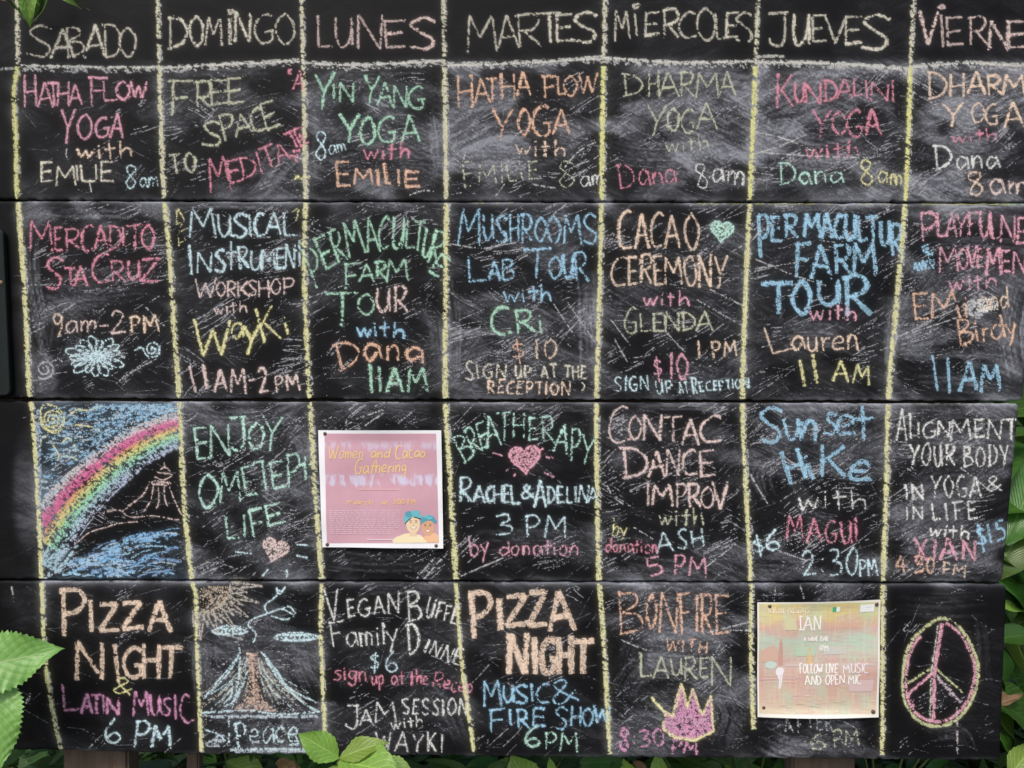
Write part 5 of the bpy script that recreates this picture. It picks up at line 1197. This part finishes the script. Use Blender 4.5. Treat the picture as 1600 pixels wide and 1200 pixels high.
P2C = [(1182, 940), (1374, 935.5), (1371, 1119), (1182, 1118)]
def y2(u, v): return -.0055 - .004 * math.sin(u * 3.1 + .3) * (abs(v - .5) * 1.2) - .0025 * math.sin(v * 5 + u * 2) ** 2 - (.008 * max(0, v - .93) / .07 * math.sin(u * 3.1)) - (.006 * max(0, .08 - v) / .08 * math.sin(u * 3.1))
p2 = empty('event_poster', bx(1277, 1119, -.004), label='faded yellow and pink laminated music poster, pinned in the bottom row', cat='poster', group='paper posters pinned on the chalkboard')
bpy.context.view_layer.update()
paper_sheet(P2C, 'paper', p2, mat_plain('laminated_paper', (.78, .75, .68), .25, .5, .04, 60), y2)
JC = [(1184.5, 942.5), (1371, 939), (1367.5, 1113.5), (1184.5, 1112)]
paper_sheet(JC, 'printed_picture', p2, mat_collage(), lambda u, v: y2(.012 + u * .97, .02 + v * .95), off=-.0004)
pf = pos_fn(JC, lambda u, v: y2(.012 + u * .97, .02 + v * .95) - .0004)
pr = Print(pf); wh = (.82, .80, .76)
pr.poly([(.0, .46), (.06, .40), (.12, .38), (.16, .42), (.165, .52), (.0, .54)], (.62, .42, .33)); pr.ell(.1, .56, .05, .035, (.52, .62, .56))
pr.poly([(.165, .56), (.17, .36), (.182, .31), (.195, .36), (.20, .56)], (.56, .32, .27)); pr.poly([(.40, .56), (.405, .43), (.425, .38), (.445, .43), (.455, .56)], (.66, .46, .26))
pr.poly([(.31, .40), (.48, .39), (.47, .48), (.31, .48)], (.46, .58, .44)); pr.poly([(.55, .40), (.70, .40), (.72, .46), (.54, .47)], (.55, .54, .50))
[pr.line([(.55 + i * .025, .17 + .006 * (i % 3)), (.552 + i * .025, .24 - .008 * (i % 2))], .013, (.66, .42, .34)) for i in range(13)]; pr.poly([(.2, .13), (.30, .13), (.32, .24), (.22, .24)], (.60, .57, .36))
pr.poly([(.22, .555), (.98, .545), (.98, .565), (.22, .575)], (.60, .50, .46)); pr.poly([(.0, .675), (.98, .665), (.98, .69), (.0, .70)], (.56, .36, .32)); pr.poly([(.75, .70), (.97, .69), (.96, .80), (.76, .80)], (.60, .45, .44))
pr.poly([(.145, .60), (.165, .58), (.20, .585), (.215, .61), (.20, .65), (.195, .70), (.185, .76), (.172, .78), (.162, .77), (.168, .70), (.155, .66), (.14, .64)], (.76, .71, .74)); pr.line([(.19, .60), (.18, .68), (.176, .76)], .006, (.62, .54, .56))
pr.poly([(.61, .035), (.64, .033), (.64, .08), (.61, .082)], (.06, .45, .22)); pr.poly([(.64, .033), (.67, .031), (.67, .078), (.64, .08)], (.85, .85, .82)); pr.poly([(.67, .033), (.69, .031), (.69, .078), (.67, .08)], (.70, .50, .32))
pr.poly([(.84, .02), (.96, .018), (.96, .085), (.84, .088)], (.80, .80, .80)); [pr.line([(.85, .045 + i * .015), (.95, .043 + i * .015)], .006, (.5, .6, .68)) for i in range(3)]
pr.text('TOELOSE PRESENTS', [(.07, .085), (.41, .085)], .05, .007, (.82, .74, .52), gap=.12)
pr.text('IAN', [(.34, .245), (.51, .245)], .13, .013, wh, gap=.22); pr.line([(.337, .118), (.366, .117)], .008, wh); pr.line([(.33, .236), (.372, .235)], .012, wh)
pr.text('A WINE BAR', [(.37, .345), (.58, .345)], .045, .008, wh, gap=.14); pr.text('6PM', [(.51, .435), (.58, .435)], .05, .008, wh)
pr.text('FOLLOW LIVE', [(.34, .635), (.66, .632)], .085, .010, wh, gap=.16); pr.text('MUSIC', [(.71, .632), (.92, .628)], .08, .009, (.80, .72, .76), gap=.16)
pr.text('AND OPEN MIC', [(.385, .735), (.86, .73)], .085, .010, wh, gap=.16)
for i in range(3): pr.line([(.03, .655 + i * .03), (.30, .65 + i * .03)], .003, (.78, .68, .58))
for i in range(26): x = .05 + rnd.uniform(0, .9); y = rnd.uniform(.83, .98); pr.line([(x, y), (x + rnd.uniform(.01, .06), y)], .005, rnd.choice([(.78, .72, .58), (.62, .46, .42), (.6, .66, .54)]))
for i in range(14): x = .25 + i * .052; pr.line([(x, .50), (x, .52)], .006, (.46, .38, .36))
pr.build('printed_text', p2)
for (x, y) in ((1201, 946), (1367.5, 943), (1191.5, 1103.5), (1362, 1110)): disc('drawing_pin', p2, M_PIN, x, y, -.007, .0048, .004)

# ---------------------------------------------------------------- leaves and plants
def leaf_mesh(name, mat, prof, serr=0.0, teeth=16, nu=30, nv=8, curl=.1, fold=.18, wave=.03, ribs=0.0, seed=0):
    """unit leaf: midrib along +X from 0 to 1, width along Y, up +Z"""
    r = random.Random(seed); V = []; UV = []; nvv = nv * 2 + 1
    us = [p[0] for p in prof]; ws = [p[1] for p in prof]
    ph = r.uniform(0, 6)
    for i in range(nu + 1):
        u = i / nu; w = float(np.interp(u, us, ws))
        for j in range(nvv):
            s = (j - nv) / nv; a = abs(s)
            tw = 1 + serr * ((u * teeth) % 1 - .3) * (a ** 3)
            y = s * w * tw; z = fold * a * w - curl * u * u + wave * math.sin(u * 11 + ph + (2 if s > 0 else 0)) * a * a
            z += ribs * math.sin((u * 9 - a * 6.5) * 2 * math.pi) * a * .5
            V.append((u + .10 * a * w, y, z)); UV.append((u, .5 + s / 2))
    F = [(i * nvv + j, (i + 1) * nvv + j, (i + 1) * nvv + j + 1, i * nvv + j + 1) for i in range(nu) for j in range(nvv - 1)]
    me = py_mesh(name, V, F, mat, True)
    uv = me.uv_layers.new(name='uv')
    vi = np.empty(len(me.loops), np.int32); me.loops.foreach_get('vertex_index', vi)
    uv.data.foreach_set('uv', np.array(UV, np.float32)[vi].ravel())
    return me
def smooth_prof(pts, n=24):
    P = spline(pts, 8); u = np.linspace(0, 1, n); return list(zip(u, np.maximum(np.interp(u, P[:, 0], P[:, 1]), 0)))
MULB = smooth_prof([(0, .02), (.06, .2), (.2, .34), (.4, .36), (.6, .29), (.8, .15), (.92, .045), (1, 0)])
OVAL = smooth_prof([(0, .01), (.1, .12), (.3, .25), (.5, .27), (.75, .17), (.92, .05), (1, 0)])
LANCE = smooth_prof([(0, .015), (.15, .08), (.4, .125), (.7, .09), (.9, .035), (1, 0)])
STRAP = smooth_prof([(0, .02), (.1, .05), (.4, .075), (.75, .055), (.92, .02), (1, 0)])
M_MULB = mat_leaf('mulberry_leaf', (.13, .27, .04), (.26, .41, .11), 8, (.46, .56, .28), .30)
M_FRESH = mat_leaf('fresh_leaf', (.15, .28, .04), (.26, .42, .08), 7, None, .36)
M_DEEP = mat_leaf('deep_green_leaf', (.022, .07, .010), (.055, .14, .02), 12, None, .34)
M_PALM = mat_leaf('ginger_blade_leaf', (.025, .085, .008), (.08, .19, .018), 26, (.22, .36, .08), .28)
M_DRY = mat_leaf('dry_leaf', (.22, .14, .06), (.36, .25, .12), 8, None, .7)
L_MULB = [leaf_mesh('leaf', M_MULB, MULB, .16, 19, 76, 8, .12, .12, .045, .018, s) for s in range(2)]
L_FRESH = [leaf_mesh('leaf', M_FRESH, OVAL, .10, 9, 40, 6, .10 + .1 * s, .25, .03, .01, s) for s in range(2)]
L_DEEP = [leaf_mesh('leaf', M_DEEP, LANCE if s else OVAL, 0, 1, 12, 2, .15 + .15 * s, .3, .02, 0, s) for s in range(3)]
L_PALM = [leaf_mesh('leaf', M_PALM, STRAP if s else LANCE, 0, 1, 22, 3, .25 + .2 * s, .35, .02, 0, s) for s in range(3)]
L_DRY = leaf_mesh('leaf', M_DRY, OVAL, .1, 7, 16, 3, -.2, .4, .06, 0, 4)

def put_leaf(me, parent, base, tip, nrm, wid=1.0):
    base, tip = Vector(base), Vector(tip); d = tip - base; L = d.length; x = d.normalized()
    n = Vector(nrm).normalized(); y = n.cross(x).normalized(); z = x.cross(y)
    M = Matrix((( x.x * L, y.x * L * wid, z.x * L, base.x), (x.y * L, y.y * L * wid, z.y * L, base.y), (x.z * L, y.z * L * wid, z.z * L, base.z), (0, 0, 0, 1)))
    o = bpy.data.objects.new('leaf', me); COL.objects.link(o); o.parent = parent
    o.matrix_parent_inverse = Matrix.Translation(-parent.location); o.matrix_basis = M
    return o
def stem(parent, pts, r0, r1, mat=M_STEM, name='stem'):
    P = spline([tuple(p) for p in pts], 5) if len(pts) > 2 else np.array([tuple(p) for p in pts])
    V, F = tube_vf(P, list(np.linspace(r0, r1, len(P)))); o = link(name, py_mesh(name, V, F, mat, True), parent)
    o.matrix_parent_inverse = Matrix.Translation(-parent.location); return o

# mulberry at the left, in front of the board
pl = empty('mulberry_plant', (-1.5, -.16, 0), label='mulberry plant with large serrated pale green leaves in front of the lower left corner', cat='plant')
stem(pl, [(-1.5, -.16, 0), (-1.47, -.17, .35), at(-75, 1090, -.16), at(-70, 1000, -.17)], .009, .004)
put_leaf(L_MULB[0], pl, at(-66, 1050, -.15), at(93, 1013, -.12), (.1, -1, .35), .84)
put_leaf(L_MULB[1], pl, at(-14, 1062, -.14), at(-4, 1208, -.20), (.35, -1, .15), .82)
stem(pl, [at(-70, 1060, -.165), at(-64, 1050, -.15)], .003, .002); stem(pl, [at(-70, 1050, -.165), at(-40, 1048, -.15), at(-14, 1062, -.14)], .003, .002)
put_leaf(L_MULB[1], pl, at(-75, 1000, -.17), at(-230, 930, -.1), (-.2, -1, .3), .8)
put_leaf(L_DEEP[0], pl, at(-10, 1150, -.06), at(37, 1146, -.03), (.1, -1, .2), .6)
# sprig hanging into the top left corner
sp = empty('hanging_sprig', at(60, -30, -.12), label='fresh green sprig hanging over the SABADO heading at the top left', cat='plant')
stem(sp, [at(60, -60, -.12), at(45, -30, -.12), at(30, -10, -.12)], .003, .0015)
put_leaf(L_FRESH[0], sp, at(40, -52, -.12), at(44, 40, -.10), (.3, -1, .1), .62)
put_leaf(L_DEEP[1], sp, at(82, -40, -.06), at(48, 38, -.03), (.6, -1, .1), .5)
put_leaf(L_FRESH[1], sp, at(70, -35, -.11), at(118, 13, -.10), (-.8, -.6, .5), .35)
put_leaf(L_DEEP[1], sp, at(2, -18, -.06), at(34, 32, -.03), (-.6, -1, .2), .4)
put_leaf(L_FRESH[0], sp, at(20, -60, -.10), at(58, 8, -.08), (-.3, -1, .4), .5)
stem(sp, [at(84, -40, -.05), at(70, 12, -.04), at(50, 36, -.03)], .0025, .0012); stem(sp, [at(10, -20, -.05), at(26, 12, -.04), at(40, 34, -.03)], .002, .001)
put_leaf(L_DEEP[1], sp, at(96, -30, -.12), at(126, 20, -.10), (-.8, -.6, .3), .35)
put_leaf(L_DRY, sp, at(-20, -20, -.1), at(12, 6, -.09), (0, -1, .3), .6)
# seedling in front of the board's lower edge
sd = empty('seedling', (at(528, 1300, -.1).x, -.1, 0), label='young broad leaved seedling in front of the bottom edge beside WAYKI', cat='plant')
stem(sd, [(at(528, 1300, -.1).x, -.1, 0), at(526, 1230, -.1), at(530, 1184, -.1)], .004, .002)
put_leaf(L_FRESH[0], sd, at(530, 1184, -.1), at(468, 1147, -.13), (.25, -1, .5), 1.05)
put_leaf(L_FRESH[1], sd, at(530, 1185, -.1), at(598, 1154, -.12), (-.25, -.9, .9), .8)
put_leaf(L_FRESH[0], sd, at(527, 1190, -.1), at(622, 1202, -.18), (0, -.7, 1), 1.1)
put_leaf(L_FRESH[1], sd, at(527, 1196, -.1), at(500, 1240, -.16), (-.2, -1, .5), 1)
for i, (a, b, c, d, mm) in enumerate(((580, 1195, 648, 1205, 0), (600, 1188, 640, 1215, 1))): put_leaf(L_FRESH[mm], sd, at(a, b, -.04), at(c, d, -.06), (0, -.6, 1), 1)

# plants whose leaves fill the strip under the board
def clump(name, label, cx, cy, n, meshes, L, hmin, hmax, spread, seed, cat='plant', group=None, wid=1.0, updown=.6):
    r = random.Random(seed); e = empty(name, (cx, cy, 0), label=label, cat=cat, group=group)
    for i in range(max(3, n // 9)):
        a = r.uniform(0, 6.28); t = r.uniform(.3, 1) * spread * .6
        stem(e, [(cx, cy, 0), (cx + t * .4 * math.cos(a), cy + t * .4 * math.sin(a), hmax * .5), (cx + t * math.cos(a), cy + t * math.sin(a), hmax * r.uniform(.75, 1))], .006, .002)
    for i in range(n):
        a = r.uniform(0, 6.28); t = spread * math.sqrt(r.random()); z = hmin + (hmax - hmin) * r.random() ** .8
        b = Vector((cx + t * math.cos(a) * .7, cy + t * math.sin(a) * .7, z)); l = L * r.uniform(.6, 1.25)
        a2 = a + r.uniform(-.9, .9); el = r.uniform(-.5, 1) * updown
        tip = b + Vector((math.cos(a2) * math.cos(el), math.sin(a2) * math.cos(el), math.sin(el))) * l
        b.y = max(b.y, .15); tip.y = max(tip.y, .14)
        put_leaf(r.choice(meshes), e, b, tip, (r.uniform(-.5, .5), -.5 + r.uniform(-.4, .4), 1), wid)
    return e
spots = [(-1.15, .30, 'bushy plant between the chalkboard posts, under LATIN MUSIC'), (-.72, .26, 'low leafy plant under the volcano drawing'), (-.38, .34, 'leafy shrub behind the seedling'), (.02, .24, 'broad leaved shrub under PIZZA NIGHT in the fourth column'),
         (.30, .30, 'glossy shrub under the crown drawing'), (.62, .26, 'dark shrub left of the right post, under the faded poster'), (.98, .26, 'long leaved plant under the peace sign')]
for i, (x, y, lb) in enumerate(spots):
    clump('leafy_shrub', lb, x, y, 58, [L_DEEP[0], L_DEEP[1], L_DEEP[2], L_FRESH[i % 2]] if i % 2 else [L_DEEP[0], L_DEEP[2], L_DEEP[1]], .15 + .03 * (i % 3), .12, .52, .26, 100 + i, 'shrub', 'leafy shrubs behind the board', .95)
# hand-placed leaves just below the edge
fp = empty('undergrowth_plant', (.06, .12, 0), label='upright green plant whose leaf tips touch the bottom edge below 6 PM', cat='plant')
stem(fp, [(.06, .12, 0), (.08, .11, .25), at(1010, 1205, .1)], .005, .002)
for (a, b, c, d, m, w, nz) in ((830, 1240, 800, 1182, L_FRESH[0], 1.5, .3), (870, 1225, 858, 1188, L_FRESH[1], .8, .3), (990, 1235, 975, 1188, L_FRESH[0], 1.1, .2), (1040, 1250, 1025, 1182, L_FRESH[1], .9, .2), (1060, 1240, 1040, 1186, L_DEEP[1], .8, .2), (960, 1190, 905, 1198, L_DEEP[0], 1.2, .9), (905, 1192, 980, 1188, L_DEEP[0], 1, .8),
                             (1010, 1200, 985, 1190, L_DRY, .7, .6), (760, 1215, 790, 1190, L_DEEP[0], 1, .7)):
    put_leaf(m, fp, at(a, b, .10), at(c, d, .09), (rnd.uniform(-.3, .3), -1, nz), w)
dl = empty('dry_leaf_sprig', (at(455, 1300, .1).x, .1, 0), label='dry brown leaves left of the seedling under the board', cat='plant')
stem(dl, [(at(455, 1300, .1).x, .1, 0), at(452, 1205, .1)], .004, .002)
put_leaf(L_DRY, dl, at(438, 1208, .08), at(462, 1180, .06), (.2, -1, .2), 1.4); put_leaf(L_DRY, dl, at(470, 1212, .08), at(440, 1186, .07), (-.2, -1, .5), 1)

# right side: blades of ginger and palm-like plants beyond the board
def blades(label, cx, cy, n, seed, hmin, hmax, L, toward=0.0, spread=.25):
    r = random.Random(seed); e = empty('ginger_plant', (cx, cy, 0), label=label, cat='plant', group='ginger plants right of the board')
    for i in range(5):
        a = r.uniform(0, 6.28); q = (cx + spread * .5 * math.cos(a), cy + spread * .5 * math.sin(a))
        stem(e, [(cx, cy, 0), (q[0], q[1], hmax * .6), (q[0] + .05 * math.cos(a), q[1], hmax)], .010, .004)
    for i in range(n):
        a = r.uniform(0, 6.28); z = hmin + (hmax - hmin) * r.random(); b = Vector((cx + spread * .5 * math.cos(a), cy + spread * .5 * math.sin(a), z))
        el = r.uniform(-.1, 1.0); a2 = a + r.uniform(-.5, .5); l = L * r.uniform(.7, 1.2)
        tip = b + Vector((math.cos(a2) * math.cos(el), math.sin(a2) * math.cos(el) * .8 - .1, math.sin(el))) * l
        b.y = max(b.y, .15); tip.y = max(tip.y, .14)
        put_leaf(r.choice(L_PALM), e, b, tip, (r.uniform(-.4, .4), -.8, .8), r.uniform(.9, 1.3))
    return e
blades('ginger plant with long ribbed blades right of the peace sign', 1.52, .38, 60, 5, .25, 1.15, .42)
blades('tall ginger plant with broad blades right of ALIGNMENT', 1.75, .62, 60, 6, .5, 1.75, .5)
blades('shaded ginger plant behind the lower right corner', 1.32, .85, 50, 7, .15, 1.1, .42)
blades('ginger plant beyond the right end of the second board', 2.2, .8, 50, 8, .4, 1.9, .5)
rp = empty('broadleaf_plant', (1.42, .18, 0), label='bright broad leaved plant hard against the right edge of the third board', cat='plant')
stem(rp, [(1.42, .18, 0), (1.40, .17, .6), (1.42, .18, 1.25)], .010, .004)
for (a, b, c, d, m, w, nn) in ((1570, 850, 1665, 640, L_PALM[0], 1.5, (-.5, -.8, .2)), (1550, 905, 1660, 720, L_PALM[0], 1.6, (-.3, -.9, .6)), (1555, 860, 1640, 900, L_PALM[0], 1.7, (.0, -.8, .7)), (1560, 905, 1640, 960, L_PALM[0], 1.5, (0, -.8, .7)), (1555, 690, 1640, 655, L_PALM[0], .8, (0, -.6, 1)),
                               (1548, 1000, 1625, 985, L_DEEP[0], .8, (0, -.7, .8)), (1550, 950, 1615, 948, L_FRESH[1], .5, (0, -.5, 1)), (1560, 1010, 1600, 1100, L_DEEP[1], 1.2, (.3, -.8, .3)), (1540, 1080, 1640, 1140, L_DEEP[0], .9, (.2, -.8, .7)), (1540, 1110, 1650, 1165, L_PALM[1], 1.2, (.2, -.8, .6)),
                               (1545, 1140, 1640, 1200, L_PALM[1], 1.1, (.2, -.8, .6)), (1575, 1215, 1620, 1160, L_FRESH[0], 1.0, (-.2, -1, .4)), (1548, 1100, 1590, 1096, L_DRY, .5, (0, -.6, 1)), (1560, 800, 1650, 780, L_PALM[0], 1.2, (0, -.6, .9)), (1560, 760, 1620, 640, L_PALM[2], 1.3, (-.4, -.9, .2))):
    put_leaf(m, rp, at(a, b, .12), at(c, d, .16 + rnd.uniform(-.02, .06)), nn, w)

# thicket further back, reads as one mass
def thicket():
    r = np.random.default_rng(3); n = 9000
    V = np.empty((n, 4, 3), np.float32)
    x = r.uniform(-4.5, 5.5, n); z = r.uniform(.0, 3.1, n) ** 1; y = 1.9 + .5 * np.sin(x * 2.1) + .35 * np.sin(z * 4 + x) + r.normal(0, .18, n)
    c = np.stack([x, y, z], 1); a = r.normal(0, 1, (n, 3)); a /= np.linalg.norm(a, axis=1)[:, None]; b = np.cross(a, r.normal(0, 1, (n, 3))); b /= np.linalg.norm(b, axis=1)[:, None]
    l = r.uniform(.07, .16, n)[:, None]; w = l * .3
    V[:, 0] = c - a * l; V[:, 1] = c + b * w; V[:, 2] = c + a * l; V[:, 3] = c - b * w
    me = mesh_np('thicket', V.reshape(-1, 3), np.arange(n * 4).reshape(-1, 4), mat_leaf('thicket_leaf', (.025, .07, .012), (.08, .17, .03), 5, None, .45))
    me.uv_layers.new(name='uv')
    o = link('thicket', me); tag(o, 'dense green thicket behind the chalkboard', 'undergrowth', kind='stuff'); return o
thicket()
def cover():
    r = np.random.default_rng(8); n = 15000
    c = np.stack([r.uniform(-3.2, 3.6, n), .16 + 1.9 * r.random(n), .02 + .14 * r.random(n)], 1)
    a = r.normal(0, 1, (n, 3)) * [1, 1, .45]; a /= np.linalg.norm(a, axis=1)[:, None]; b = np.cross(a, np.array([0, 0, 1]) + r.normal(0, .3, (n, 3))); b /= np.linalg.norm(b, axis=1)[:, None]
    l = r.uniform(.025, .07, n)[:, None]; w = l * .4; V = np.stack([c - a * l, c + b * w, c + a * l, c - b * w], 1)
    m = mat_leaf('ground_cover_leaf', (.02, .05, .01), (.05, .11, .02), 5, None, .5)
    me = mesh_np('ground_cover', V.reshape(-1, 3), np.arange(n * 4).reshape(-1, 4), m); me.uv_layers.new(name='uv')
    tag(link('ground_cover', me), 'low dark green ground cover behind the chalkboard', 'ground cover', kind='stuff')
cover()

# ---------------------------------------------------------------- ground
tg = NT('leaf_litter_soil'); v = tg.coords()
tg.l(tg.mix(tg.noise(v, 3, 6), tg.ramp(tg.noise(v, 45, 6), [(.35, (.035, .025, .016)), (.65, (.10, .075, .045))]), (.05, .06, .025)), tg.b.inputs['Base Color']); tg.b.inputs['Roughness'].default_value = .95; tg.bump(tg.noise(v, 30, 6), .8, .02)
n = 60; gx = np.sign(np.linspace(-1, 1, n)) * np.abs(np.linspace(-1, 1, n)) ** 3 * 60
X, Y = np.meshgrid(gx, gx); Z = .02 * np.sin(X * 3.1) * np.cos(Y * 2.3) - .02
ids = np.arange(n * n).reshape(n, n)
me = mesh_np('ground', np.stack([X, Y, Z], -1).reshape(-1, 3), np.stack([ids[:-1, :-1], ids[:-1, 1:], ids[1:, 1:], ids[1:, :-1]], -1).reshape(-1, 4), tg.m, smooth=True)
link('ground', me, kind='structure')
print('tris', sum(len(o.data.polygons) for o in bpy.data.objects if o.type == 'MESH' and o.data.users == 1))
